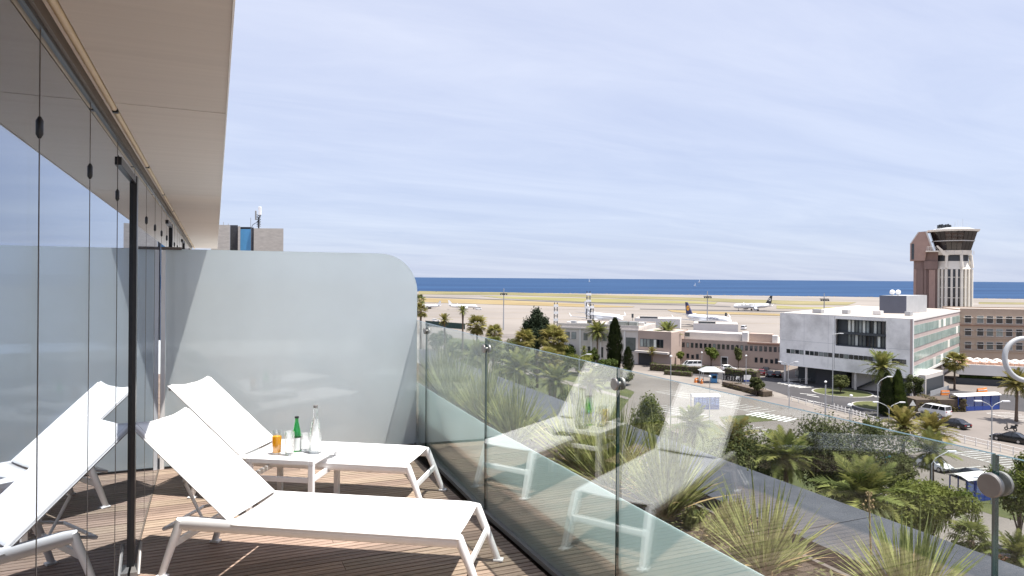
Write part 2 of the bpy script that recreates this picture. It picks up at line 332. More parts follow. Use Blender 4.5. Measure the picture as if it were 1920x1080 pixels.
def tuft(name, label, y, x, n, L, seed, z=.345, spread=1., loc=None, blue=False):
    r = random.Random(seed); m = MB(); dry = MB()
    for i in range(n):
        t = r.random(); az = r.uniform(0, 2 * math.pi); el = math.radians(89 - 58 * spread * t ** .8 + r.gauss(0, 4)); ln = L * (1.02 - .25 * t) * r.uniform(.75, 1.1); w = r.uniform(.0038, .0072)
        d = Vector((math.cos(az) * math.cos(el), math.sin(az) * math.cos(el), math.sin(el))); sd = Vector((-math.sin(az), math.cos(az), 0)); up = d.cross(sd) * -1
        dead = t > .9 and r.random() < .55; dr = r.uniform(.01, .05) * (1 + 2. * t) * (2.2 if dead else 1)
        p0 = Vector((math.cos(az), math.sin(az), 0)) * .035 * r.random() + Vector((0, 0, r.uniform(0, .05))); vs = []; fs = []
        for k in range(6):
            q = k / 5; c = p0 + d * ln * q - Vector((0, 0, dr * ln * q * q)) ; ww = w * (1.25 - .25 * q if q < .55 else 1.11 * (1 - (q - .55) / .45) + .03)
            vs += [c - sd * ww + up * ww * .5, c - up * ww * .15, c + sd * ww + up * ww * .5]
        if any(q_.x + x < bx(q_.y + y) + .03 for q_ in vs): continue
        for k in range(5):
            a = k * 3; fs += [(a, a + 1, a + 4, a + 3), (a + 1, a + 2, a + 5, a + 4)]
        (dry if dead else m).add(vs, fs)
    t = thing(name, label, 'plant', loc or (x, y, z), 0, 'spiky plants in the planter')
    o = m.build('leaves', 'blade', t); o['kind'] = 'stuff'
    if dry.v: o = dry.build('dry_leaves', 'dry', t); o['kind'] = 'stuff'
    b = MB().lathe([(.05, -.02), (.06, .02), (.045, .07), (.02, .1)], n=10).build('crown_base', 'dry', t)
    return t
def build_plants():
    def yx(px, py, x=2.12): return hit(px, py, 0, x).y
    for i, (lb, x, y, n, L) in enumerate([
        ('spiky plant seen past the edge of the frosted screen', 2.31, 7.1, 190, .64), ('bushy pale spiky plant nearest the frosted screen behind the glass', 2.15, 6.25, 230, .66),
        ('spiky plant second from the frosted screen in the planter', 2.19, 5.55, 220, .62), ('spiky plant directly behind the second glass joint from the screen', 2.16, 4.85, 210, .56),
        ('spiky plant behind the reflected far lounger', 2.30, 4.08, 210, .58), ('dense spiky plant just left of the middle glass joint', 2.22, 3.52, 230, .60),
        ('dense spiky plant just right of the middle glass joint', 2.28, 3.08, 230, .56), ('spiky plant with small seed head stalk in front of the grey ledge', 2.21, 2.29, 140, .46),
        ('big spiky plant at the bottom right beside the glass joint', 2.48, 1.80, 190, .42)]): tuft('spiky_plant', lb, y, x, n, L, i + 1)
    g = tuft('grass_clump', 'small dry ochre grass clump between two spiky plants', 2.72, 2.42, 150, .20, 18, spread=.8); g.children[0].data.materials[0] = K['dry']
    for i, (px, py, L) in enumerate([(1340, 1010, .12), (1300, 985, .10), (1470, 1060, .16), (1400, 1050, .12)]):
        p = hit(px, py, 2, .36); w = tuft('leafy_weed', ['small weed left of the seed stalk plant', 'tiny weed by the dry ochre grass clump', 'green weed right of the seed stalk plant', 'green weed at the foot of seed stalk plant'][i], p.y, p.x, 60, L, 30 + i, spread=1.); w.children[0].data.materials[0] = K['weed']
    for i, (y, x, h, sd) in enumerate([(2.36, 2.24, .50, 3), (1.98, 2.50, .42, 5)]):
        r = random.Random(sd); m = MB(); pts = [(0, 0, 0), (.015, .02, h * .5), (.01 + .03 * i, .05, h)]; m.tube(pts, [.005, .004, .0025], 6)
        t = thing('flower_stalk', ['thin stalk with green seed pods rising above spiky plant', 'dry brown flower stalk standing before the grey ledge'][i], 'plant', (x, y, .345), 0)
        m.build('stem', 'blade' if i == 0 else 'dry', t); f = MB()
        for k in range(26 if i else 12):
            q = r.uniform(.80 if i else .86, 1); c = Vector(pts[2]) + Vector((r.gauss(0, .012 if i else .022), r.gauss(0, .012 if i else .022), (q - 1) * h)); a = r.uniform(.004, .008)
            f.lathe([(0, -a), (a * .7, -a * .4), (a * .7, a * .4), (0, a)], c, 6)
        f.build('seed_pods', 'blade' if i == 0 else 'dry', t, True)['kind'] = 'stuff'
    # ground cover weeds on the soil
    r = random.Random(5); m = MB()
    for i in range(2600):
        y = r.uniform(1.0, 6.6); x = bx(y) + r.uniform(.06, .72); c = Vector((x, y, .355 + abs(r.gauss(0, .03)))); a = r.uniform(.008, .02); az = r.uniform(0, 6.3); d = Vector((math.cos(az), math.sin(az), r.uniform(-.2, .7))) * a; s_ = Vector((-math.sin(az), math.cos(az), r.uniform(-.3, .3))) * a * .5
        m.add([c - d, c + s_, c + d, c - s_], [(0, 1, 2, 3)])
    o = m.build('ground_cover', 'weed'); o['kind'] = 'stuff'; o['label'] = 'low green weeds and fallen leaves on the planter soil'; o['category'] = 'ground cover'
K['weed'] = leafmat('weed leaf', (.09, .13, .035), (.28, .26, .12), 0, .25, 14)
build_plants()

# ------------------------------------------------------------------ sun loungers
def build_lounger(label, x, y, rz):
    s, Wd, a, L, b, Lh, B, th = .3368, .4924, .1108, 1.572, .0925, 1.268, .772, .6983
    t = thing('sun_lounger', label, 'sun lounger', (x, y, 0), rz, 'white sun loungers on the deck')
    for v in (0, Wd):
        sg = 1 if v else -1
        MB().tube([(-L - .004, v, s - .040), (-L + .06, v, s - .036), (-.06, v, s - .036), (.0, v, s - .040)], [.020, .023, .023, .020], 12, ell=1.75).build('side_rail', 'white_metal', t, 40)
        for nm, u0, u1 in (('f', -.012, a), ('r', -L + .012, -L - b)):
            dx = u1 - u0
            m = MB().tube([(u0, v, s - .018), (u0 + dx * .12, v, s - .06), (u0 + dx * .5, v + sg * .004, s * .5), (u1, v + sg * .010, .012)], [.023, .025, .022, .0185], 12, ell=1.0)
            lg = m.build('leg', 'white_metal', t, 40)
            f = MB(); f.box((u1 + .004, v + sg * .010, .007), (.058, .046, .014)); bevel(f.build('foot', 'white_metal', lg), .004)
    for u0, u1, q in ((-.012, a, .47), (-L + .012, -L - b, .47)):
        u = u0 + (u1 - u0) * q; z = s * (1 - q)
        m = MB(); m.box((u, Wd / 2, z), (.020, Wd - .03, .040)); bevel(m.build('end_crossbar', 'white_metal', t), .006)
    for u in (-.25, -.55, -.85, -1.16): 
        m = MB(); m.tube([(u, .01, s - .045), (u, Wd - .01, s - .045)], .011, 8); m.build('seat_crossbar', 'white_metal', t, 40)
    def sheet(P, nu, nv, th_=.004):
        top = [[P(i / nu, j / nv) for j in range(nv + 1)] for i in range(nu + 1)]; m = MB(); n1 = nv + 1
        vs = [p for r_ in top for p in r_]; fs = [(i * n1 + j, (i + 1) * n1 + j, (i + 1) * n1 + j + 1, i * n1 + j + 1) for i in range(nu) for j in range(nv)]
        m.add(vs, fs); return m
    def sag(q): return (1 - (2 * q - 1) ** 2)
    def seat(p, q):
        u = -Lh + .014 + (Lh - .019) * p; e = abs(2 * q - 1)
        z = s + .002 - .020 * sag(q) * (.5 + .5 * math.sin(math.pi * p)); y_ = -.026 + (Wd + .052) * q
        if q < .04 or q > .96: z -= .022
        return Vector((u, y_, z))
    def fin(m, nm):
        o = m.build(nm, 'sling', t, 50); so = o.modifiers.new('thickness', 'SOLIDIFY'); so.thickness = .004; so.offset = -1; return o
    fin(sheet(seat, 30, 28), 'seat_sling')
    cb, sb = math.cos(th), math.sin(th); ax = Vector((-cb, 0, sb)); nz = Vector((sb, 0, cb)); H0 = Vector((-Lh, 0, s - .012))
    def back(p, q):
        y_ = -.012 + (Wd + .024) * q; dn = .018 * sag(q) * (.35 + .65 * p)
        if q < .04 or q > .96: dn += .020
        return H0 + ax * (.006 + (B + .004) * p - .030 * sag(q) * p ** 6) + nz * (.016 - dn) + Vector((0, y_, 0))
    fin(sheet(back, 24, 28), 'back_sling')
    for v in (.008, Wd - .008):
        MB().tube([H0 + Vector((0, v, 0)), H0 + ax * (B - .015) + Vector((0, v, 0))], [.014, .014], 10, ell=1.15).build('back_rail', 'white_metal', t, 40)
    for q in (.45, .985):
        MB().tube([H0 + ax * B * q + nz * (-.024) + Vector((0, .012, 0)), H0 + ax * B * q + nz * (-.024) + Vector((0, Wd - .012, 0))], .011, 8).build('back_crossbar', 'white_metal', t, 40)
    p = H0 + ax * B * .45 - nz * .03
    for v in (.06, Wd - .06):
        e = Vector((-L - .13, v, s - .10))
        MB().tube([(p.x, v, p.z), (p.x - .02, v, p.z - .03), (-L + .10, v, s - .025), e], [.010] * 4, 8).build('support_strut', 'white_metal', t, 40)
    MB().tube([(-L - .128, .055, s - .098), (-L - .128, Wd - .055, s - .098)], .010, 8).build('support_bar', 'white_metal', t, 40)
    for v in (.02, Wd - .02):
        m = MB(); m.box((-L + .12, v, s - .052), (.30, .012, .030))
        for k in range(5): m.box((-L + .02 + k * .05, v, s - .031), (.018, .012, .014))
        m.build('notched_bracket', 'white_metal', t)
    return t
build_lounger('white mesh sun lounger nearest the camera with raised backrest', 1.1882, 3.3222, -.5567)
build_lounger('white mesh sun lounger farther back beside the frosted screen', 1.2942, 4.7089, -.5702)

# ------------------------------------------------------------------ side table and drinks
TA, TB, TC = [hit(px, py, 2, .40) for px, py in ((458, 860), (586, 866), (640.6, 831.5))]
TD = TA + (TC - TB); TO = (TA + TC) / 2; e1 = (TB - TA).normalized(); TR = math.atan2(e1.y, e1.x); TS = .485
def build_table():
    t = thing('side_table', 'small square white slatted side table between the two loungers', 'side table', (TO.x, TO.y, 0), TR)
    h = TS / 2; z = .40
    for i in range(8):
        w = (TS - .06) / 8; y = -h + .03 + w * (i + .5)
        bevel(MB().box((0, y, z - .008), (TS - .062, w - .007, .014)).build('top_slat', 'white_metal', t), .002)
    f = MB()
    for sx in (-1, 1):
        f.box((sx * (h - .0155), 0, z - .016), (.031, TS, .032)); f.box((0, sx * (h - .0155), z - .0161), (TS - .062, .031, .0318))
    bevel(f.build('top_frame', 'white_metal', t), .003)
    for sx in (-1, 1):
        for sy in (-1, 1): bevel(MB().box((sx * (h - .019), sy * (h - .019), (z - .032) / 2), (.037, .037, z - .033)).build('leg', 'white_metal', t), .004)
        bevel(MB().box((sx * (h - .019), 0, .262), (.022, TS - .076, .034)).build('stretcher', 'white_metal', t), .003)
        bevel(MB().box((0, sx * (h - .019), .262), (TS - .076, .022, .034)).build('stretcher', 'white_metal', t), .003)
build_table()
def on_table(px, py): p = hit(px, py, 2, .4005); return (p.x, p.y, .4005)
def shell(prof, th): # outer profile (r,z) bottom-up -> closed glass wall with thickness
    inner = [(max(.0005, r - th), z + (th * 1.6 if i == 0 else 0)) for i, (r, z) in enumerate(prof)]
    return [(0.0005, prof[0][1])] + prof + [(inner[-1][0], prof[-1][1])] + inner[::-1][1:] + [(.0005, inner[0][1])]
def build_drinks():
    p = on_table(519, 851); t = thing('juice_glass', 'tall tumbler of orange juice on the left of side table', 'glass', p)
    MB().lathe(shell([(.029, 0), (.0315, .006), (.033, .08), (.034, .162)], .002), n=28).build('glass', 'thin_glass', t, 50)
    MB().lathe([(.0005, .012), (.0285, .012), (.0312, .08), (.0318, .124), (.0005, .124)], n=28).build('juice', 'juice', t, 50)
    for i, (px, py, hh, r, lb) in enumerate([(542.5, 853, .165, .034, 'empty clear tumbler between the orange juice and green bottle'), (572, 845.5, .125, .036, 'empty short clear tumbler between the green and clear bottles')]):
        t = thing('tumbler', lb, 'glass', on_table(px, py), 0, 'empty tumblers on the side table')
        MB().lathe(shell([(r * .78, 0), (r * .86, .006), (r * .93, hh * .45), (r, hh * .8), (r * .93, hh)], .0018), n=26).build('glass', 'drink_glass', t, 50)
        MB().lathe([(.0005, .001), (r * .74, .001), (r * .80, .012), (.0005, .014)], n=20).build('thick_base', 'drink_glass', t, 50)
    t = thing('green_bottle', 'small green glass water bottle with pale label on side table', 'bottle', on_table(556, 846))
    MB().lathe(shell([(.029, 0), (.0325, .006), (.033, .06), (.0325, .105), (.026, .15), (.0165, .195), (.0125, .215), (.012, .238)], .003), n=26).build('glass', 'green_glass', t, 50)
    MB().lathe([(.0338, .012), (.0340, .02), (.0338, .095), (.0335, .10)], n=26).build('label', 'label', t, 50)
    MB().lathe([(.0145, .236), (.0150, .240), (.0140, .249), (.0005, .250)], n=18).build('cap', 'dark_metal', t, 50)
    t = thing('clear_bottle', 'tall clear glass water bottle on the right of side table', 'bottle', on_table(591, 848.5))
    MB().lathe(shell([(.040, 0), (.0455, .008), (.046, .05), (.043, .10), (.034, .17), (.022, .235), (.0155, .265), (.0135, .29), (.0135, .322)], .003), n=30).build('glass', 'drink_glass', t, 50)
    MB().lathe([(.0005, .006), (.040, .008), (.0425, .05), (.0395, .10), (.0305, .17), (.019, .232), (.0005, .233)], n=26).build('water', 'water_clear', t, 50)
    MB().lathe([(.0150, .318), (.0155, .321), (.0155, .336), (.0005, .338)], n=18).build('cap', 'steel', t, 50)
K['water_clear'] = clear('still water', 1.33)
build_drinks()
# ------------------------------------------------------------------ far wing of the hotel
def build_wing():
    d = 90.; k_ = d / 27; t = thing('rooftop_block', 'concrete rooftop block with blue door beyond the frosted screen', 'building', (0, 0, 0))
    def slab(nm, x0, x1, ytop, m, dd, depth=2.2):
        a = D(x0, ytop, dd); b = D(x1, ytop, dd); e = (b - a); e.z = 0; n = ray((x0 + x1) / 2 + 14, 521); n.z = 0; n = n.normalized() * depth * 3.3
        v = [a, b, b + n, a + n]; zt = a.z
        MB().prism([(q.x, q.y) for q in v], GZ, zt).build(nm, m, t)
        return zt
    for i, (x0, x1) in enumerate([(396, 431.3)]):
        slab('wall_block', x0, x1, 421.5, 'concrete', d)
    slab('side_wall', 431.6, 446, 422, 'slab', d + 1); slab('jamb', 446.3, 450.5, 424, 'concrete', d - .3)
    slab('blue_door', 450.8, 470.5, 429.5, 'blue_panel', d + .8, .2); slab('door_edge', 470.8, 475.6, 426.5, 'slab', d + .6); slab('door_head', 450.8, 470.6, 425.5, 'dark_metal', d + 1.6, .2)
    slab('wall_block', 476, 531.5, 428, 'concrete', d, 3)
    a = D(485, 428, d + 3); t2 = thing('rooftop_antenna', 'white panel antenna on a lattice mast on the rooftop block', 'antenna', (a.x, a.y, a.z - .02), -YAW)
    m = MB(); s = d / FPX
    m.tube([(0, 0, 0), (0, 0, 22 * s)], .1, 8)
    for k in range(5): m.tube([(-.26, 0, .25 + k * .33), (.26, 0, .55 + k * .33)], .04, 5); m.tube([(.26, 0, .25 + k * .33), (-.26, 0, .55 + k * .33)], .04, 5)
    m.build('mast', 'dark_metal', t2)
    for dx, z0, z1, w in ((-.33, 16, 34, .16), (.22, 26, 42, .36)):
        o = MB(); o.box((dx, -.2, (z0 + z1) / 2 * s), (w, .22, (z1 - z0) * s)); bevel(o.build('antenna_panel', 'white_metal' if w > .2 else 'rubber', t2), .03)
    o = MB(); o.tube([(0, 0, 21 * s), (.3, 0, 26 * s)], .05, 5); o.tube([(0, 0, 14 * s), (-.8, 0, 7 * s), (-1, 0, 0)], .04, 5); o.build('stay', 'dark_metal', t2)
    for px, hh in ((470, 16), (419, 8), (428, 5)):
        b = D(px, 424, d + 2); tag(MB().tube([(0, 0, -1.5), (0, 0, hh * s)], .035, 5).build('whip_aerial', 'rubber', None, loc=b), {470: 'thin grey aerial beside the rooftop antenna above the blue door', 419: 'taller thin aerial on left rooftop block', 428: 'short thin aerial on left rooftop block'}[px], 'aerial')
build_wing()

# ================================================================== GROUND, SEA, AIRFIELD
K['asphalt_pale'] = mat('sun bleached car park asphalt', (.165, .143, .127), .9, .22, .05, bump=.1, bscale=3, c2=(.21, .183, .163))
K['asphalt'] = mat('road asphalt', (.042, .040, .043), .9, .22, .08, c2=(.062, .058, .060))
K['apron'] = mat('concrete apron', (.205, .18, .157), .9, .18, .006, c2=(.27, .238, .21), det=10)
K['runway'] = mat('runway asphalt', (.085, .08, .082), .9, .2, .01)
K['taxi'] = mat('pale taxiway', (.30, .265, .23), .9, .15, .02)
K['olive_grass'] = mat('dry olive grass', (.145, .138, .048), .95, .25, .012, c2=(.24, .20, .095), det=9)
K['gold_grass'] = mat('golden dry grass', (.26, .18, .07), .95, .25, .012, c2=(.30, .235, .12), det=9)
K['green_grass'] = mat('yellow green grass', (.185, .175, .055), .95, .25, .012, c2=(.26, .23, .09), det=9)
K['shore'] = mat('pale shore rocks', (.30, .26, .215), .9, .25, .05)
K['lawn'] = mat('park lawn', (.055, .075, .016), .95, .4, .25, c2=(.10, .105, .032), bump=.3, bscale=8)
K['paving'] = mat('pale paving', (.22, .195, .17), .9, .15, .3)
K['kerb'] = mat('kerb stone', (.42, .40, .37), .8, .1, 2)
K['paint'] = mat('white road paint', (.70, .69, .66), .7, .15, 1.5)
def sea_mat():
    m, N, L = nodes('sea water'); out = N.new('ShaderNodeOutputMaterial'); b = N.new('ShaderNodeBsdfPrincipled')
    tc = N.new('ShaderNodeTexCoord'); mp = N.new('ShaderNodeMapping'); mp.inputs['Rotation'].default_value = (0, 0, YAW); mp.inputs['Scale'].default_value = (.25, 1, 1); L(tc.outputs['Object'], mp.inputs[0])
    no = N.new('ShaderNodeTexNoise'); no.inputs['Scale'].default_value = .004; no.inputs['Detail'].default_value = 8; L(mp.outputs[0], no.inputs['Vector'])
    rp = N.new('ShaderNodeValToRGB'); rp.color_ramp.elements[0].position = .35; rp.color_ramp.elements[1].position = .65; rp.color_ramp.elements[0].color = (.009, .036, .098, 1); rp.color_ramp.elements[1].color = (.022, .064, .148, 1)
    L(no.outputs['Fac'], rp.inputs[0]); L(rp.outputs[0], b.inputs['Base Color']); b.inputs['Roughness'].default_value = .55; b.inputs['Specular IOR Level'].default_value = .08
    nb = N.new('ShaderNodeTexNoise'); nb.inputs['Scale'].default_value = .12; nb.inputs['Detail'].default_value = 6; L(mp.outputs[0], nb.inputs['Vector']); bp = N.new('ShaderNodeBump'); bp.inputs['Strength'].default_value = .8; bp.inputs['Distance'].default_value = 1.; L(nb.outputs['Fac'], bp.inputs['Height']); L(bp.outputs[0], b.inputs['Normal'])
    L(b.outputs[0], out.inputs[0]); return m
K['sea'] = sea_mat()
def sheet(name, pts, z, m, kind='structure'):
    mb = MB(); mb.add([(p[0], p[1], z) for p in pts], [list(range(len(pts)))]); o = mb.build(name, m); o['kind'] = kind
    n = o.data.polygons[0].normal
    if n.z < 0: o.data.flip_normals()
    return o
SA = XY(1143, -155); SB = XY(964, 705); SE = (SB - SA).normalized(); SN = Vector((-SE.y, SE.x, 0))
if SN.dot(FW) > 0: SN = -SN
def ST(s, t): return SA + SE * s + SN * t
sheet('sea', [XY(d, l) for d, l in ((600, -90000), (600, 90000), (110000, 90000), (110000, -90000))], GZ - 2.4, 'sea')
def band(nm, t0, t1, z, m, s0=-1500, s1=2600): return sheet(nm, [ST(s0, t0), ST(s1, t0), ST(s1, t1), ST(s0, t1)], GZ + z, m)
band('ground', 800, 3500, 0, 'asphalt_pale', -3000, 5000); band('apron', 24, 800, 0, 'apron'); band('shore', -2, 24, 0, 'shore')
m = MB()
for i in range(420):
    p = ST(-500 + i * 5.2 + R.uniform(-2, 2), R.uniform(-5, 1)); a = R.uniform(.8, 1.6); m.box((p.x, p.y, GZ - 1.1 + a * .3), (a * 2.4, a * 2, a * 1.5), R.uniform(0, 3))
o = m.build('shore_rocks', 'shore'); o['kind'] = 'stuff'; o['label'] = 'pale boulders lining the edge of the sea'; o['category'] = 'rocks'
def field(nm, pts, m, z=.2): return sheet(nm, [G(*p) for p in pts], GZ + z, m)
field('seaside_grass', [(785, 545.8), (960, 548.5), (1120, 553), (1300, 558.3), (1480, 564), (1606, 567), (1588, 572.5), (1480, 571.5), (1400, 568.5), (1300, 563.5), (1120, 558.5), (960, 553.5), (785, 552)], 'olive_grass')
field('middle_grass', [(900, 555), (1120, 560), (1300, 565), (1345, 567), (1340, 570.5), (1300, 569.3), (1120, 567.3), (940, 559.5)], 'green_grass')
field('runway', [(700, 553.6), (785, 556), (1120, 567.6), (1300, 571.6), (1370, 575), (1370, 576), (1300, 572.8), (1120, 568.8), (785, 557.4), (700, 555)], 'runway')
field('golden_grass', [(785, 559), (960, 563.5), (1120, 572), (1190, 575), (1185, 576.3), (1120, 576.6), (960, 572), (785, 566.5)], 'gold_grass')
field('golden_grass', [(1250, 581), (1300, 583.5), (1400, 586.5), (1466, 589), (1520, 590.5), (1520, 594), (1466, 592.5), (1400, 590.5), (1300, 588.5), (1260, 585)], 'gold_grass')
field('taxiway_grass', [(1456, 573), (1500, 576), (1570, 576.5), (1555, 580), (1456, 579)], 'green_grass')
field('taxiway', [(1200, 579), (1460, 583.5), (1600, 587), (1600, 588.2), (1460, 584.8), (1200, 580.2)], 'runway')
field('seaside_grass', [(1835, 566.5), (2000, 568.5), (2000, 572), (1835, 570.3)], 'olive_grass'); field('golden_grass', [(1835, 577), (2000, 579), (2000, 584.5), (1835, 582)], 'gold_grass')
for t in (560, 620, 690): band('taxi_line', t, t + .9, .1, 'gold_grass')
# streets and lots near the hotel
def px_sheet(name, pts, z, m): return sheet(name, [G(*p) for p in pts], GZ + z, m)
px_sheet('road', [(1240, 684), (1330, 696), (1400, 704), (1480, 712), (1640, 708), (1760, 730), (1920, 742), (2100, 760), (2100, 790), (1920, 772), (1800, 760), (1715, 768), (1660, 792), (1600, 778), (1545, 764), (1475, 742), (1425, 724), (1330, 708), (1240, 695)], .02, 'asphalt')
px_sheet('road', [(1180, 702), (1240, 712), (1470, 748), (1640, 800), (1800, 836), (2000, 886), (2000, 874), (1800, 824), (1640, 790), (1470, 738), (1240, 700), (1180, 692)], .016, 'paving')
px_sheet('lawn', [(980, 690), (1100, 700), (1190, 735), (1150, 790), (1040, 770), (960, 730)], .02, 'lawn')
px_sheet('lawn', [(820, 630), (1000, 650), (1130, 690), (980, 688), (860, 655)], .02, 'lawn')
px_sheet('park_path', [(800, 646), (850, 650), (960, 686), (1180, 746), (1180, 750), (950, 693), (840, 657), (790, 651)], .05, 'asphalt_pale')
px_sheet('lawn', [(1780, 940), (1870, 925), (2000, 950), (2000, 1000), (1860, 965)], .02, 'lawn')
px_sheet('lawn', [(1200, 800), (1330, 790), (1440, 840), (1640, 930), (1760, 1010), (1820, 1060), (1700, 1080), (1400, 1000), (1240, 900)], .02, 'lawn')
px_sheet('lawn', [(1350, 782), (1440, 775), (1460, 788), (1370, 795)], .03, 'lawn')
def marks(name, quads, lab=None):
    mb = MB()
    for q in quads: mb.add([(p.x, p.y, GZ + .055) for p in q], [(0, 1, 2, 3)])
    o = mb.build(name, 'paint'); o['kind'] = 'structure'
    return o
def stripe(a, b, w):
    d = (b - a).normalized() * (w / 2); n = Vector((-d.y, d.x, 0)); return [a - n, b - n, b + n, a + n]
q = []
for row, (p0, p1, n, ln) in enumerate([((1230, 735), (1420, 775), 16, 5), ((1215, 765), (1300, 785), 8, 5), ((1360, 800), (1500, 835), 9, 5), ((1790, 850), (1900, 880), 9, 5), ((1850, 775), (1915, 790), 6, 5), ((1780, 880), (1860, 905), 6, 5)]):
    a, b = G(*p0), G(*p1); e = (b - a).normalized(); n_ = Vector((-e.y, e.x, 0))
    if n_.dot(FW) < 0: n_ = -n_
    for i in range(n + 1):
        c = a + (b - a) * i / n; q.append(stripe(c, c + n_ * ln, .14))
    q.append(stripe(a, b, .14))
marks('parking_lines', q)
q = []
for p0, p1, n in (((1455, 718), (1500, 728), 7), ((1395, 778), (1475, 792), 8), ((1670, 742), (1700, 752), 5)):
    a, b = G(*p0), G(*p1); e = (b - a).normalized(); n_ = Vector((-e.y, e.x, 0))
    if n_.dot(FW) < 0: n_ = -n_
    for i in range(n): c = a + (b - a) * (i + .5) / n; q.append(stripe(c, c + n_ * 4.2, .5))
a, b = G(1480, 726), G(1640, 800)
for x0, y0, x1, y1 in ((1500, 738, 1530, 741), (1513, 741, 1536, 745), (1515, 752, 1545, 757), (1690, 727, 1712, 729), (1640, 760, 1662, 764), (1560, 716, 1590, 716), (1620, 716, 1650, 720)): q.append(stripe(G(x0, y0), G(x1, y1), .35))
marks('road_markings', q)
def island(name, px, py, rx, label, low=.0):
    c = G(px, py); n = 36; P = [(c.x + rx * math.cos(2 * math.pi * i / n), c.y + rx * math.sin(2 * math.pi * i / n)) for i in range(n)]
    o = MB().prism(P, GZ - .05, GZ + .14).build(name, 'kerb'); o['kind'] = 'structure'
    P2 = [(c.x + (rx - .35) * math.cos(2 * math.pi * i / n), c.y + (rx - .35) * math.sin(2 * math.pi * i / n)) for i in range(n)]
    MB().prism(P2, GZ + .14, GZ + .17).build('grass', 'lawn', o)
island('roundabout_island', 1579, 737, 6.0, '')
island('traffic_island', 1656, 763, 5.5, '')
o = px_sheet('pavement', [(1470, 712), (1640, 705), (1650, 708), (1480, 716)], .13, 'paving')

# ================================================================== FOLIAGE
K['palm'] = leafmat('palm frond', (.085, .12, .030), (.28, .285, .09), .30, .34, 2.)
K['palm_gold'] = leafmat('golden palm frond', (.13, .13, .032), (.30, .26, .08), .28, .32, 2.)
K['palm_trunk'] = mat('palm trunk', (.14, .10, .07), .95, .35, 6, bump=.8, stretch=(1, 1, 3))
K['bark'] = mat('tree bark', (.10, .075, .055), .95, .3, 5, bump=.6)
K['cypress'] = leafmat('cypress needles', (.018, .034, .012), (.050, .066, .022), .15, .12, 1.2)
K['pine'] = leafmat('dark pine', (.014, .028, .016), (.045, .060, .03), .1, .1, .8)
K['olive'] = leafmat('grey green leaves', (.052, .070, .022), (.155, .165, .065), .15, .32, .6)
K['green'] = leafmat('fresh green leaves', (.075, .115, .018), (.18, .20, .05), .15, .3, .8)
K['pepper'] = leafmat('pepper tree leaves', (.105, .145, .028), (.28, .29, .08), .1, .38, .6)
K['red_leaf'] = leafmat('russet leaves', (.12, .055, .028), (.24, .12, .06), .1, .25, 1.)
K['hedge'] = leafmat('clipped hedge', (.04, .065, .014), (.10, .125, .03), .2, .2, 1.)
K['brush'] = leafmat('brown green shrubs', (.065, .055, .024), (.14, .115, .055), .15, .2, .5)
def frond(L=1., droop=.6, n=26, seed=0, mt='palm'):
    r = random.Random(seed); m = MB(); pts = []
    for i in range(9):
        q = i / 8; pts.append(Vector((L * (q - .12 * droop * q * q), 0, L * (.10 * q - droop * .62 * q ** 2.1))))
    m.tube(pts, [.012 * L * (1.2 - q / 8) for q in range(9)], 4)
    def at(q): k = min(7, int(q * 8)); return pts[k].lerp(pts[k + 1], q * 8 - k), (pts[k + 1] - pts[k]).normalized()
    for i in range(n):
        q = .13 + .87 * i / (n - 1); p, t = at(q); ln = L * .26 * (math.sin(math.pi * min(1, .18 + q * .80)) ** .7) * r.uniform(.85, 1.1)
        for sg in (-1, 1):
            s_ = Vector((0, sg, 0)); u = Vector((-t.z, 0, t.x)); d = (s_ * .82 + t * .62 + u * r.uniform(-.05, .35)).normalized(); w = t * (.021 * L)
            tip = p + d * ln + Vector((0, 0, -.12 * ln)); m.add([p - w, p + w, (p + tip) / 2 + w * .7 + Vector((0, 0, .03 * ln)), tip, (p + tip) / 2 - w * .9], [(0, 1, 2, 4), (4, 2, 3)])
    return m.mesh('frond', mt)
def fan(L=1., seed=0, mt='palm'):
    r = random.Random(seed); m = MB(); m.tube([(0, 0, 0), (.28 * L, 0, .03 * L), (.55 * L, 0, 0)], .010 * L, 4); c = Vector((.55 * L, 0, 0)); n = 19
    for i in range(n):
        a = math.radians(-125 + 250 * i / (n - 1)); ln = L * .47 * (1 - .25 * abs(a) / 2.2) * r.uniform(.9, 1.08); d = Vector((math.cos(a), math.sin(a), 0)); s_ = Vector((-d.y, d.x, 0)) * .032 * L
        mid = c + d * ln * .6 + Vector((0, 0, r.uniform(-.01, .03) * L)); tip = c + d * ln + Vector((0, 0, -.16 * L * r.uniform(.5, 1.4)))
        m.add([c, mid - s_, mid + s_, tip], [(0, 1, 2), (1, 3, 2)])
    return m.mesh('frond', mt)
FR = {mt: [frond(1, d, 24, i, mt) for i, d in enumerate((.35, .75, 1.15))] for mt in ('palm', 'palm_gold')}
FN = {mt: [fan(1, i, mt) for i in range(2)] for mt in ('palm', 'palm_gold')}
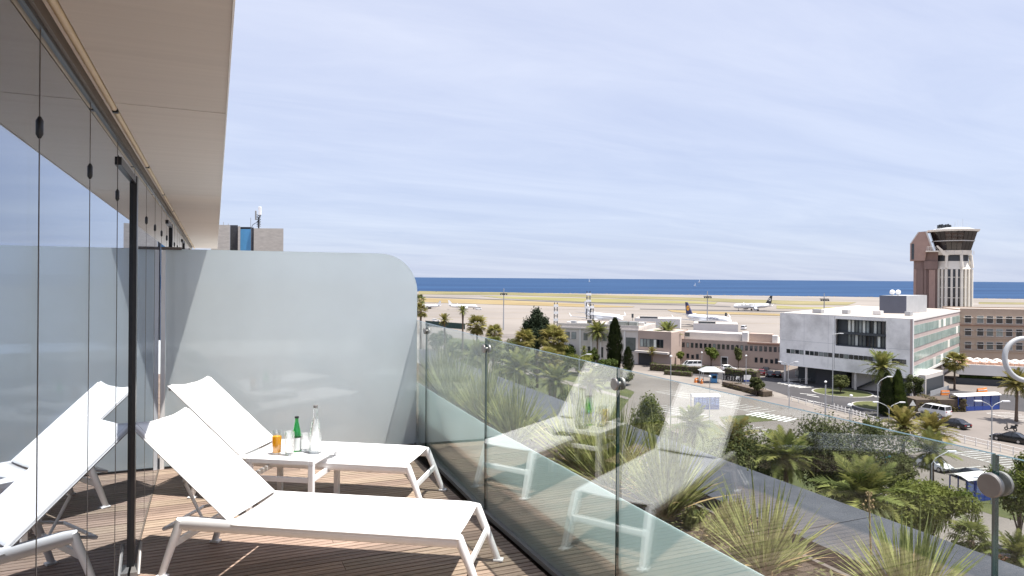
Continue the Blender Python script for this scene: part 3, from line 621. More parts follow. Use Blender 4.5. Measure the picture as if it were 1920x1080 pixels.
def palm(label, base, height, L, n=38, kind='date', gold=False, seed=0, tr=.22, name='palm_tree'):
    r = random.Random(seed * 13 + 5); mt = 'palm_gold' if gold else 'palm'; t = thing(name, label, 'palm tree', (base.x, base.y, GZ), r.uniform(0, 6.28), 'palm trees around the hotel')
    lean = (r.uniform(-.02, .02) * height, r.uniform(-.02, .02) * height); pts = []; rs = []
    for i in range(13):
        q = i / 12; pts.append((lean[0] * q * q, lean[1] * q * q, -.1 + (height + .1) * q)); rs.append(tr * (1.25 - .35 * min(1, q * 2.5) + (.22 if q > .86 else 0)) * (1 + .05 * (i % 2)))
    MB().tube(pts, rs, 9).build('trunk', 'palm_trunk', t, True)
    for i in range(n):
        q = (i + .5) / n; az = i * 2.39996 + r.uniform(-.2, .2)
        if kind == 'date': el = math.radians(82 - 112 * q ** .9 + r.gauss(0, 5)); me = FR[mt][0 if q < .3 else 1 if q < .75 else 2]; sc_ = L * r.uniform(.85, 1.08) * (.78 + .3 * math.sin(math.pi * min(1, q + .15)))
        else: el = math.radians(75 - 130 * q + r.gauss(0, 6)); me = FN[mt][i % 2]; sc_ = L * r.uniform(.85, 1.1)
        ob('frond', me, t, (lean[0], lean[1], height + r.uniform(-.05, .1)), (r.gauss(0, .18), -el, az), sc_)
    return t
def leaf_cloud(m, c, rad, n, size, r, shell=.55, flat=1.):
    for i in range(n):
        d = Vector((r.gauss(0, 1), r.gauss(0, 1), r.gauss(0, 1))).normalized(); q = abs(r.gauss(.74, .2))
        p = c + Vector((d.x * rad[0], d.y * rad[1], d.z * rad[2])) * q
        a = size * r.uniform(.6, 1.35); nn = (d * .9 + Vector((r.gauss(0, .6), r.gauss(0, .6), r.gauss(.25, .6)))).normalized(); u = nn.orthogonal().normalized(); u.rotate(Matrix.Rotation(r.uniform(0, 6.28), 3, nn)); v = nn.cross(u)
        m.add([p - u * a, p + v * a * .55 + nn * a * .1, p + u * a, p - v * a * .55 + nn * a * .1], [(0, 1, 2, 3)])
def tree(label, base, h, w, mt, seed, n=5000, leaf=.22, trunk=.18, cb=.25, name='tree', cat='tree', lobes=14, group=None, droop=0):
    r = random.Random(seed); t = thing(name, label, cat, (base.x, base.y, GZ), 0, group); ch = h * (1 - cb); cz = h * cb + ch / 2; cr = MB(); tk = MB()
    Ls = []
    for i in range(lobes):
        d = Vector((r.gauss(0, 1), r.gauss(0, 1), r.gauss(.1, .8))).normalized() * r.uniform(.35, .78); k = r.uniform(.26, .46)
        Ls.append((Vector((d.x * w / 2, d.y * w / 2, cz + d.z * ch / 2)), Vector((w / 2 * k, w / 2 * k, ch / 2 * k * .95))))
    tot = sum(x[1].x ** 2 for x in Ls)
    for c, rd in Ls:
        leaf_cloud(cr, c, rd, int(n * rd.x ** 2 / tot), leaf, r, .6)
        if droop:
            for k in range(int(n * .25 / lobes)):
                a = r.uniform(0, 6.28); p = c + Vector((math.cos(a) * rd.x * r.uniform(.5, 1), math.sin(a) * rd.y * r.uniform(.5, 1), -rd.z * r.uniform(.2, 1.6) * droop)); s_ = Vector((math.cos(a), math.sin(a), 0)) * leaf * .35
                cr.add([p - s_, p + Vector((0, 0, leaf * 1.2)), p + s_, p - Vector((0, 0, leaf * 1.6))], [(0, 1, 2, 3)])
    tk.tube([(0, 0, -.1), (r.uniform(-.1, .1), r.uniform(-.1, .1), h * cb * .6), (r.uniform(-.2, .2), 0, h * (cb + .25))], [trunk * 1.2, trunk, trunk * .6], 8)
    for c, rd in Ls[:8]: tk.tube([(0, 0, h * cb * .7), Vector((c.x * .4, c.y * .4, (h * cb + c.z) / 2)), c], [trunk * .55, trunk * .35, trunk * .1], 5)
    tk.build('trunk', 'bark', t, True); o = cr.build('crown', mt, t); o['kind'] = 'stuff'; return t
def cypress(label, base, h, w, mt='cypress', seed=0, n=3500, name='cypress_tree', power=.8):
    r = random.Random(seed); t = thing(name, label, 'cypress', (base.x, base.y, GZ), 0); m = MB()
    for i in range(n):
        q = r.random(); rad = w / 2 * (math.sin(math.pi * min(1, .06 + q * .94) ** power) ** .6) * r.uniform(.72, 1.03) * (1 + .13 * math.sin(q * 31 + i % 3)); a = r.uniform(0, 6.28); p = Vector((rad * math.cos(a), rad * math.sin(a), h * (.02 + .98 * q)))
        d = Vector((math.cos(a) * .5, math.sin(a) * .5, .9)).normalized(); s_ = Vector((-math.sin(a), math.cos(a), 0)); l_ = r.uniform(.25, .6) * (.35 + h / 14); wd = l_ * .35
        m.add([p - s_ * wd, p + s_ * wd, p + d * l_ + s_ * r.uniform(-.1, .1)], [(0, 1, 2)])
    MB().tube([(0, 0, -.1), (0, 0, h * .5), (0, 0, h * .93)], [w * .24, w * .27, w * .05], 8).build('trunk', 'bark', t); o = m.build('crown', mt, t); o['kind'] = 'stuff'; return t
def hedge(label, a, b, wd, h, mt='hedge', seed=0, name='hedge', lump=.15, dens=26, leaf=.16):
    r = random.Random(seed); d = b - a; ln = d.length; e = d / ln; n_ = Vector((-e.y, e.x, 0)); o = thing(name, label, 'hedge', (a.x, a.y, GZ)); m = MB(); cnt = int(ln * dens * (wd + h))
    for i in range(min(cnt, 9000)):
        s_ = r.uniform(0, ln); hh = h * (1 - lump + lump * math.sin(s_ * .9 + seed) * .6 + lump * math.sin(s_ * 2.3) * .4)
        if r.random() < wd / (wd + 1.6 * h): v = r.uniform(-.5, .5) * wd; z = hh
        else: v = (wd / 2) * r.choice((-1, 1)); z = hh * r.random()
        p = e * s_ + n_ * (v + r.gauss(0, .06)) + Vector((0, 0, z + r.gauss(0, .07))); u = Vector((r.gauss(0, 1), r.gauss(0, 1), r.gauss(0, 1))).normalized() * leaf; w_ = u.orthogonal().normalized() * leaf * .6
        m.add([p - u, p + w_, p + u, p - w_], [(0, 1, 2, 3)])
    c = MB(); ang = math.atan2(e.y, e.x); c.box((e * ln / 2 + Vector((0, 0, h * .42))), (ln - .1, wd * .86, h * .84), ang); c.build('branches', 'bark', o)
    q = m.build('foliage', mt, o); q['kind'] = 'stuff'; return o
# --- palms: (label, bearing of crown, distance, crown radius in metres, kind, golden)
def crown_palm(label, cx, cy, d, L, n=38, kind='date', gold=False, seed=0, tr=.22):
    p = D(cx, cy, d); return palm(label, p, p.z - GZ, L, n, kind, gold, seed, tr)
PALMS = [
 ('date palm before the pale building with white facade strips', 1120, 622, 196, 4.0, 44, 'date', 0), ('tall date palm before the peach terminal between hedges', 1250, 626, 196, 4.4, 48, 'date', 0),
 ('date palm beside the twin cypresses at the roundabout', 1654, 690, 128, 3.9, 46, 'date', 0), ('tall fan palm in front of the low red roofed building', 1790, 678, 152, 2.9, 44, 'fan', 1),
 ('date palm cut by the right picture edge', 1906, 722, 118, 3.2, 42, 'date', 1), ('date palm left of the black cars, seen over the glass edge', 1694, 800, 94, 3.2, 42, 'date', 1),
 ('date palm in front of the black cars, crown over the white railing', 1748, 814, 90, 3.4, 44, 'date', 1), ('low date palm with drooping fronds by the white parked car', 1748, 850, 78, 3.0, 40, 'date', 0),
 ('dark date palm left of the big grey green tree', 1474, 862, 60, 3.0, 46, 'date', 0), ('large date palm just above the grey ledge at right', 1622, 938, 50, 3.5, 54, 'date', 0),
 ('date palm by the car park behind the glass, below blue curved shelter', 1300, 800, 78, 2.9, 42, 'date', 0), ('palm crown at the very edge of the frosted screen', 789, 563, 190, 1.9, 26, 'fan', 0),
 ('lower palm crown at the edge of the frosted screen', 790, 583, 175, 2.3, 30, 'fan', 1), ('golden bushy palm left of the slender palm near dark fence', 835, 601, 165, 2.0, 34, 'date', 1),
 ('slender palm standing clear against the apron at left', 868, 583, 175, 1.7, 30, 'date', 0), ('broad golden palm right of the slender palm', 896, 610, 140, 2.6, 44, 'fan', 1),
 ('golden palm half hidden by the glass edge', 925, 626, 135, 2.3, 40, 'fan', 1), ('golden palm left of the dark round pine', 985, 638, 130, 2.6, 44, 'fan', 1),
 ('large golden palm right in front of the dark round pine', 1036, 640, 122, 3.3, 54, 'fan', 1), ('tiny palm beside the pale building left of the bush', 1095, 656, 182, 1.4, 26, 'date', 0),
 ('date palm behind the glass in the park left part', 846, 662, 118, 2.3, 34, 'date', 0), ('tall palm behind the second glass joint from the screen', 925, 652, 112, 2.3, 38, 'fan', 0),
 ('big spreading date palm seen through the glass in the park', 970, 695, 92, 3.3, 50, 'date', 0), ('palm with thick trunk on the park lawn behind glass', 1032, 676, 98, 2.3, 40, 'fan', 1),
 ('small palm near the lower right corner above the ledge', 1822, 1012, 47, 1.7, 36, 'fan', 0), ('palm crown at the bottom right corner beyond the ledge', 1908, 1046, 45, 1.9, 36, 'date', 0),
 ('small palm on the pavement in front of the peach terminal', 1223, 660, 188, 1.8, 28, 'date', 1), ('palm behind reflected table right of the middle glass joint', 1216, 838, 72, 2.2, 36, 'date', 0),
 ('date palm in the park left of the second glass joint', 893, 668, 118, 3.0, 44, 'date', 0), ('date palm right of the big spreading park palm', 1040, 715, 88, 2.6, 42, 'date', 0), ('date palm at the park corner left of the middle glass joint', 1105, 722, 92, 2.4, 40, 'date', 0), ('date palm between the reflected loungers behind the glass', 1375, 828, 66, 2.6, 44, 'date', 1)]
for i, (lb, cx, cy, d, L, n, kd, gd) in enumerate(PALMS): crown_palm(lb, cx, cy, d, L, n, kd, gd, i, .2 if kd == 'fan' else .24)
def ground_at(px, d): p = D(px, 600, d); return Vector((p.x, p.y, GZ))
tree('dark round headed pine rising behind the golden palms', ground_at(1008, 150), 18.2, 6.4, 'pine', 3, 17000, .24, .3, .40, name='pine_tree', lobes=26)
cypress('tall pointed cypress before the pale building', ground_at(1153, 178), 13.6, 3.9, 'cypress', 4, 4200)
cypress('short cypress just right of the tall pointed cypress', ground_at(1178, 176), 6.4, 3.0, 'cypress', 5, 2400)
cypress('left one of the twin columnar cypresses at the roundabout', ground_at(1663, 122), 7.4, 2.6, 'cypress', 6, 3600, power=.45)
cypress('right one of the twin columnar cypresses at the roundabout', ground_at(1685, 122), 8.0, 2.7, 'hedge', 7, 3600, power=.45)
tree('big grey green tree filling the view behind the glass at right', ground_at(1594, 64), 11.8, 11.5, 'olive', 11, 26000, .13, .25, .1, lobes=34)
tree('olive green tree behind the reflected backrest at right', ground_at(1405, 64), 11.0, 8.0, 'olive', 12, 13000, .13, .2, .1, lobes=22)
tree('weeping pepper tree with dark trunk above the ledge', ground_at(1738, 56), 8.6, 7.0, 'pepper', 13, 18000, .13, .2, .34, lobes=18, droop=1.)
tree('bright green tree at right edge behind the glass joint', ground_at(1915, 60), 9.6, 5.4, 'green', 14, 9000, .13, .15, .25)
tree('small russet leaved tree at the lower right edge', ground_at(1888, 48), 4.9, 3.0, 'red_leaf', 15, 4200, .09, .07, .35)
tree('grey green dome shaped tree on the car park behind glass', ground_at(1228, 88), 9.6, 6.0, 'pepper', 16, 8000, .14, .18, .12, droop=.8)
tree('small round street tree before the peach terminal entrance', ground_at(1334, 190), 6.1, 4.3, 'green', 17, 2600, .24, .12, .3)
tree('slim pale street tree right of the terminal entrance', ground_at(1385, 186), 6.4, 2.6, 'olive', 18, 1800, .22, .1, .25)
tree('young street tree left of the white delivery van', ground_at(1277, 190), 4.4, 2.4, 'green', 19, 1200, .22, .08, .35)
tree('rounded bush tree right of the tiny palm', ground_at(1110, 180), 6.0, 5.2, 'hedge', 20, 3600, .22, .15, .08)
tree('leafy shrub growing on the roundabout island', G(1576, 738), 4.0, 4.6, 'olive', 21, 2800, .2, .1, .15, name='shrub', cat='shrub')
tree('small leafy tree at the corner of the white building', ground_at(1716, 136), 5.6, 3.6, 'olive', 22, 2600, .18, .1, .25)
tree('shrub by the end of the white railing', ground_at(1636, 98), 5.3, 3.4, 'olive', 23, 2600, .15, .08, .1, name='shrub', cat='shrub')
tree('dark leafy tree in the park near the fence behind the glass', ground_at(1080, 88), 8.0, 6.5, 'olive', 24, 5000, .16, .15, .2)
tree('green park tree left of the middle glass joint', ground_at(1135, 80), 8.0, 6.5, 'hedge', 25, 4500, .15, .15, .2)
tree('bushy green tree between the palms at the park edge', ground_at(950, 118), 9.5, 9.5, 'olive', 26, 4500, .2, .15, .1)
tree('bushy tree below the golden palms at left', ground_at(868, 128), 9.6, 10.0, 'hedge', 27, 4500, .2, .15, .1)
tree('dark shrub at the left under the frosted screen edge', ground_at(806, 118), 8.5, 8.0, 'olive', 28, 3500, .2, .15, .1, name='shrub', cat='shrub')
tree('green shrub beneath the large date palm above ledge', ground_at(1545, 50), 7.0, 6.0, 'hedge', 29, 4500, .12, .1, .1, name='shrub', cat='shrub')
tree('shrubby tree under the dark date palm behind glass', ground_at(1340, 58), 8.0, 7.0, 'olive', 30, 4500, .13, .1, .1)
tree('small planted tree beside the striped crossing', ground_at(1420, 142), 4.2, 3.0, 'olive', 31, 1800, .2, .1, .2)
for i, (px, d, h_, w_, mt_, lb) in enumerate([(905, 104, 5.5, 6, 'olive', 'grey green shrub behind the second pane from the screen'), (1000, 84, 5.0, 6.5, 'pepper', 'green shrub beneath the big spreading park palm'), (1060, 110, 6.5, 6, 'hedge', 'leafy tree right of the large golden palm behind glass'), (1105, 96, 5.5, 6, 'pepper', 'light green park tree near the reflected backrest'), (1165, 92, 5.0, 6, 'olive', 'grey green park shrub beside the middle glass joint'), (1268, 66, 7.0, 6.5, 'olive', 'shrubby tree left of the reflected near lounger back'), (1445, 56, 6.8, 6, 'pepper', 'green shrub between the dark palm and the ledge'), (1680, 74, 6.0, 6, 'olive', 'tree behind the pepper tree near the teal car'), (1800, 50, 4.2, 4.2, 'brush', 'low brown green shrub right of the pepper tree'), (840, 96, 6, 7, 'pepper', 'light green tree behind the first pane by the screen')]): tree(lb, ground_at(px, d), h_, w_, mt_, 60 + i, 4500, .16, .12, .08, lobes=16)
for i, (px, py, h_, w_, mt_, lb) in enumerate([(822, 658, 7, 10, 'olive', 'grey green tree clump low behind the first pane'), (858, 676, 6, 8, 'hedge', 'dark green tree just right of the first glass joint'), (900, 690, 7, 9, 'pepper', 'light green tree left of the second glass joint'), (945, 700, 6, 8, 'olive', 'grey green tree below the second glass joint'), (1005, 706, 7, 9, 'hedge', 'dark park tree right of the big spreading palm'), (1048, 722, 6, 7, 'olive', 'grey green park tree on the lawn centre'), (1085, 702, 6, 8, 'pepper', 'light green park tree left of the ivory building'), (1128, 728, 5.5, 7, 'hedge', 'dark green park tree near the reflected bottle'), (1170, 722, 4, 5, 'olive', 'small grey green tree at the park corner by car park'), (1140, 700, 4, 6, 'hedge', 'low dark bush before the tall cypress'), (970, 668, 6, 11, 'olive', 'bushy grey green tree behind the golden palms'), (1062, 676, 5, 8, 'hedge', 'dark bush at the foot of the ivory building')]): tree(lb, G(px, py), h_, w_, mt_, 90 + i, 3800, .22, .14, .06, lobes=16)
hedge('long clipped hedge in front of the peach terminal', G(1220, 694), G(1345, 703), 2.0, 2.0, seed=1)
hedge('clipped hedge right of the terminal entrance', G(1362, 703), G(1422, 710), 2.0, 2.0, seed=2)
hedge('lower front hedge with pale flowers before terminal', G(1246, 702), G(1298, 706), 1.6, 1.2, seed=3)
hedge('planted strip of shrubs beside the road bend', G(1362, 724), G(1440, 744), 2.6, 1.3, 'brush', 4, 'shrub_bed', .5)
hedge('brown green shrub bed left of the blue bus shelter', G(1705, 768), G(1798, 768), 4.5, 2.6, 'brush', 5, 'shrub_bed', .4, 20, .22)
hedge('shrub bed along the car park behind the glass', G(1200, 800), G(1290, 830), 3, 1.6, 'brush', 6, 'shrub_bed', .4)

# ================================================================== BUILDINGS
K['wall_white'] = mat('pale concrete facade', (.78, .76, .73), .85, .2, .16, bump=.05, c2=(.91, .89, .86), contrast=(.32, .55))
K['wall_peach'] = mat('peach render', (.43, .335, .285), .85, .07, .3)
K['wall_tan'] = mat('tan render', (.45, .35, .27), .85, .07, .3)
K['wall_pale'] = mat('ivory render', (.60, .555, .515), .85, .07, .3)
K['roof_pale'] = mat('pale roof gravel', (.42, .37, .325), .95, .14, .15)
K['roof_red'] = mat('red roof terrace', (.27, .155, .11), .9, .15, .2)
K['white_wall'] = mat('white painted wall', (.74, .72, .69), .8, .05, .3)
K['win'] = mat('dark window glass', (.022, .026, .032), .08, .3, .6, spec=.8, rnd=.5)
K['win_mid'] = mat('curtained window', (.22, .245, .235), .25, .3, .5, rnd=.6)
K['blind'] = mat('pale blind', (.72, .74, .68), .6, .1, rnd=.25)
K['frame_dark'] = mat('dark grey frame', (.05, .058, .066), .5, .1)
K['frame_white'] = mat('pale window frame', (.6, .58, .55), .6, .05)
K['band_green'] = mat('pale green glass cladding', (.30, .43, .39), .18, .18, .5, rnd=.12, c2=(.42, .53, .49))
K['band_pink'] = mat('pink grey spandrel', (.46, .37, .345), .7, .07, .5)
K['plant_box'] = mat('dark blue grey cladding', (.095, .105, .14), .6, .07, .5)
K['plant_light'] = mat('light grey cladding', (.40, .41, .42), .6, .07, .5)
K['brown'] = mat('brown tower cladding', (.235, .16, .14), .75, .12, .6, stretch=(1, 1, .2))
K['brown_pale'] = mat('pale brown tower panel', (.38, .255, .215), .75, .08, .6)
K['tower_white'] = mat('tower cream concrete', (.80, .75, .66), .8, .06, .5)
K['cab_glass'] = mat('dark tinted cab glass', (.018, .012, .012), .06, .5, .5, spec=.7, rnd=.4)
K['blue'] = mat('blue shelter paint', (.02, .055, .27), .4, .1)
K['blue_glass'] = glass('blue tinted shelter glass', (.45, .55, .85), .06)
K['galv'] = mat('galvanised lamp post', (.42, .43, .44), .45, .08, metal=.3)
K['car_black'] = mat('black car paint', (.006, .006, .008), .22, .1, coat=.4)
K['car_white'] = mat('white car paint', (.74, .74, .74), .25, .03, coat=.8)
K['car_grey'] = mat('dark grey car paint', (.06, .065, .075), .25, .1, coat=1.)
K['car_teal'] = mat('teal car paint', (.015, .16, .21), .25, .1, coat=1.)
K['car_red'] = mat('dark red car paint', (.16, .02, .025), .25, .1, coat=1.)
K['tyre'] = mat('tyre rubber', (.015, .015, .015), .85, .1)
K['rim'] = mat('alloy rim', (.45, .45, .46), .3, .1, metal=.8)
K['lamp_white'] = mat('clear lamp lens', (.75, .75, .72), .15, .05); K['lamp_red'] = mat('red tail lamp', (.35, .01, .01), .2, .05)
K['plane_white'] = mat('white aircraft paint', (.80, .80, .80), .3, .02, coat=.5); K['plane_grey'] = mat('grey wing paint', (.50, .51, .53), .4, .05)
K['navy'] = mat('navy tail paint', (.012, .016, .085), .35, .05); K['yellow'] = mat('yellow tail disc', (.80, .36, .015), .4, .03); K['tail_black'] = mat('black tail paint', (.012, .012, .015), .35, .05)
K['orange'] = mat('orange barrier plastic', (.68, .21, .04), .6, .1); K['fence_green'] = mat('dark green fence mesh', (.02, .05, .045), .8, .2); K['yellow_roof'] = mat('yellow awning', (.62, .50, .12), .7, .08)
class Fr:                                    # facade frame: s metres along A->B, height z above the street, o outward
    def __init__(f, A, B):
        f.A = Vector((A.x, A.y, 0)); d = Vector((B.x, B.y, 0)) - f.A; f.L = d.length; f.e = d / f.L; f.n = Vector((f.e.y, -f.e.x, 0))
        if f.n.dot(f.A) > 0: f.n = -f.n
    def P(f, s, z, o=0): return f.A + f.e * s + f.n * o + Vector((0, 0, GZ + z))
    def hit(f, px, py):
        r = ray(px, py); k = (f.A - O).dot(f.n) / r.dot(f.n); p = O + r * k; return (p - f.A).dot(f.e), p.z - GZ
    def s(f, px, py=600): return f.hit(px, py)[0]
    def box(f, m, s0, s1, z0, z1, o0, o1, mi=0):
        a = [f.P(s0, z0, o0), f.P(s1, z0, o0), f.P(s1, z0, o1), f.P(s0, z0, o1)]; b = [p + Vector((0, 0, z1 - z0)) for p in a]
        if f.e.cross(f.n).z < 0: a.reverse(); b.reverse()
        return m.hull2(a, b, mi)
    def part(f, nm, mt, par, s0, s1, z0, z1, o0, o1): return f.box(MB(), s0, s1, z0, z1, o0, o1).build(nm, mt, par)
    def window(f, par, s0, s1, z0, z1, glassm='win', fm='frame_white', sill=True, deep=.06, fw=.07):
        w = MB(); f.box(w, s0, s1, z0, z0 + fw, .003, deep); f.box(w, s0, s1, z1 - fw, z1, .003, deep); f.box(w, s0, s0 + fw, z0 + fw, z1 - fw, .003, deep); f.box(w, s1 - fw, s1, z0 + fw, z1 - fw, .003, deep)
        o = w.build('window', fm, par); f.part('pane', glassm, o, s0 + fw, s1 - fw, z0 + fw, z1 - fw, .002, .03)
        if sill: f.part('sill', 'frame_white', o, s0 - .08, s1 + .08, z0 - .09, z0 - .003, .0025, .16)
        return o
def at_z(px, py, z): return G(px, py, z)
# ---- white concrete building on columns
ZR = EYE - 7.84; WA, WB, WC = G(1465, 587, ZR), G(1712, 599, ZR), G(1810, 580, ZR)
def white_building():
    t = thing('white_office_building', 'white concrete office block on columns with large glazed recess', 'building', (WA.x, WA.y, GZ))
    t.matrix_world = Matrix.Identity(4); t.location = (0, 0, 0)
    f = Fr(WA, WB); g = Fr(WB, WC); H = ZR - GZ; zb = f.hit(1465, 681)[1]; L = f.L
    s0, zt = f.hit(1566, 600); s1 = f.s(1661.5, 620); zo = f.hit(1566, 648)[1]; ztop = f.hit(1620, 600.5)[1]
    wz0, wz1 = f.hit(1474.8, 661.6)[1], f.hit(1474.8, 654)[1]
    f.part('front_wall', 'wall_white', t, 0, s0, zb, H, -.5, 0); f.part('front_wall', 'wall_white', t, s1, L, zb, H, -.5, 0)
    f.part('front_wall', 'wall_white', t, s0, s1, ztop, H, -.5, 0); f.part('front_wall', 'wall_white', t, s0, s1, zb, zo, -.5, 0)
    f.part('recess_back', 'frame_dark', t, s0 - .2, s1 + .2, zo - .2, ztop + .2, -1.6, -1.4); f.part('recess_floor', 'frame_dark', t, s0, s1, zo - .3, zo + .25, -1.39, -.51); f.part('mid_floor', 'frame_dark', t, s0, s1, (zo + ztop) / 2 - .35, (zo + ztop) / 2 + .15, -1.39, -.7)
    zm = (zo + ztop) / 2
    n = 11; sa = s0 + (s1 - s0) * .20
    for a, b in ((zo + .3, zm - .4), (zm + .2, ztop - .2)):
        for i in range(n):
            q0 = sa + (s1 - sa) * i / n; q1 = sa + (s1 - sa) * (i + 1) / n
            o = f.part('recess_window', R.choice(['blind', 'win_mid', 'blind', 'win_mid', 'win']), t, q0 + .08, q1 - .08, a, b, -1.395, -1.3)
            f.part('mullion', 'frame_dark', o, q0 - .07, q0 + .07, a, b, -1.38, -1.1)
    # ribbon of small windows
    xs = [f.s(1474.8 + i * 8.15, 660) for i in range(4)] + [f.s(1510 + i * 8.55, 662) for i in range(6)] + [f.s(1565 + i * 9.0, 665) for i in range(11)] + [f.s(1672 + i * 9.0, 670) for i in range(3)]
    for x in xs: f.window(t, x, x + .95, wz0, wz1, R.choice(['win', 'win', 'win_mid']), 'frame_dark', False, .05, .06)
    # board joints
    for q in (s0 - .15, ): f.part('facade_joint', 'frame_dark', t, q, q + .06, zb, H, .001, .004)
    f.part('facade_joint', 'plant_light', t, s1 + .1, L, zb + 5.6, zb + 5.66, .001, .004)
    for q in (.22, .44): f.part('facade_joint', 'plant_light', t, s0 * q * 2 - .02, s0 * q * 2 + .02, zb, H, .001, .004)
    f.part('facade_joint', 'plant_light', t, 0, s0 - .2, zb + 5.6, zb + 5.65, .001, .005)
    for q, w in ((3, 2.2), (9, 1.4), (15, 1.8), (21, 1.2)): f.part('roof_unit', R.choice(['galv', 'plant_light', 'white_wall']), t, q, q + w, H + .0, H + .9, -9 - q * .4, -7.5 - q * .4)
    # green glazed side
    g.part('side_wall', 'band_pink', t, .02, g.L, zb, H, -.5, -.03)
    rows = 4; hh = (H - zb - .7); n = 22
    for r_ in range(rows):
        a = zb + .35 + hh * r_ / rows; b = a + hh / rows * .66
        for i in range(n):
            q0 = g.L * i / n; g.part('cladding_panel', 'band_green' if R.random() < .93 else 'blind', t, q0 + .45 * (i == 0) + .03, q0 + g.L / n - .03, a, b, -.03, .02 + R.uniform(0, .012))
    g.part('corner_trim', 'white_wall', t, .0, .35, zb - .02, H + .1, -.02, .06); g.part('bottom_trim', 'white_wall', t, .36, g.L, zb - .25, zb + .3, -.02, .07); g.part('top_trim', 'white_wall', t, .36, g.L, H - .35, H + .1, -.02, .07)
    C2 = WA + (WC - WB)
    m = MB(); m.prism([(p.x, p.y) for p in (WA - f.n * .02, WB - f.n * .02, WC, C2)], GZ + H - .45, GZ + H - .05); m.build('roof', 'roof_pale', t)
    f.part('parapet', 'white_wall', t, 0, L - .01, H + .001, H + .12, -.5, .02)
    m = MB(); m.prism([(p.x, p.y) for p in (WA, WB, WC, C2)], GZ + zb - .3, GZ + zb - .003); m.build('underside', 'wall_white', t)
    for a, b in ((WA, C2),): h_ = Fr(a, b); h_.part('left_wall', 'wall_white', t, .51, h_.L, zb, H, -.5, 0)
    # columns and set back ground floor
    for px in (1468, 1508, 1600, 1655, 1705):
        s_ = f.s(px, 690); c = f.P(s_ + .2, 0, -.6); MB().tube([(c.x, c.y, GZ), (c.x, c.y, GZ + zb - .3)], .28, 12).build('column', 'wall_pale', t, 40)
    f.part('ground_floor_wall', 'frame_dark', t, 1.2, f.s(1583, 690), 0, zb - .3, -6.5, -5.5); f.part('dark_wall', 'interior', t, f.s(1520, 690), f.s(1578, 690), 0, zb - .3, -5.49, -2.2)
    f.part('stair_wall', 'wall_pale', t, f.s(1583, 690), f.s(1640, 690), 0, zb - .3, -6, -3.5)
    a, b = f.P(f.s(1590, 700), 0, -3.2), f.P(f.s(1648, 700), zb - .6, -3.2); w = f.n * 1.2
    MB().hull2([a, b, b + Vector((0, 0, -.4)), a + Vector((.4, 0, 0))], [p + w for p in (a, b, b + Vector((0, 0, -.4)), a + Vector((.4, 0, 0)))]).build('stair_ramp', 'frame_dark', t)
    for i in range(6): q = 2 + (g.L - 4) * i / 6; g.part('lower_storey', R.choice(['win', 'wall_pale', 'frame_dark']), t, q, q + (g.L - 4) / 6 - .3, 0, zb - .3, -2.4, -2.)
    # roof plant box with two domes
    d = (WA + WB) / 2; dd = (d - O).dot(FW) + 16
    a, b, c = D(1649, 560, dd), D(1699, 560, dd - 1.5), D(1738, 560, dd + 9)
    zt_, z0 = D(1660, 554, dd).z, ZR - .1; e = c - b
    t2 = thing('rooftop_plant_room', 'dark blue grey plant room on the white building roof', 'building', (a.x, a.y, z0)); t2.location = (0, 0, 0)
    MB().prism([(p.x, p.y) for p in (a, b, b + e * .02, a + e * .02)], z0, zt_).build('dark_wall', 'plant_box', t2); MB().prism([(p.x, p.y) for p in (a + e * .021, b + e * .021, c, a + e)], z0, zt_ - .01).build('light_wall', 'plant_light', t2)
    for i, px in enumerate((1673, 1684)):
        p = D(px, 552, dd + 4); t3 = thing('satellite_dome', ['left white radar dome on the dark plant room', 'right white radar dome on the dark plant room'][i], 'radar dome', (p.x, p.y, zt_ - .012), 0, 'domes on the plant room')
        r_ = .62; MB().lathe([(r_ * math.cos(k), .75 + r_ * math.sin(k)) for k in [-1.2 + 2.77 * j / 9 for j in range(10)]], n=16).build('dome', 'white_metal', t3, True); MB().tube([(0, 0, 0), (0, 0, .3)], .14, 8).build('stand', 'galv', t3)
white_building()
def simple_block(t, A, B, z0, z1, depth, m, roof='roof_pale', par=.25):
    f = Fr(A, B); f.part('wall', m, t, 0, f.L, z0, z1, -depth, 0); f.part('roof', roof, t, .15, f.L - .15, z1 + .002, z1 + .06, -depth + .15, -.15)
    for a in ((0, f.L, -.2, .03), (0, f.L, -depth - .03, -depth + .2)): f.part('parapet', m, t, a[0], a[1], z1 + .001, z1 + par, a[2], a[3])
    return f
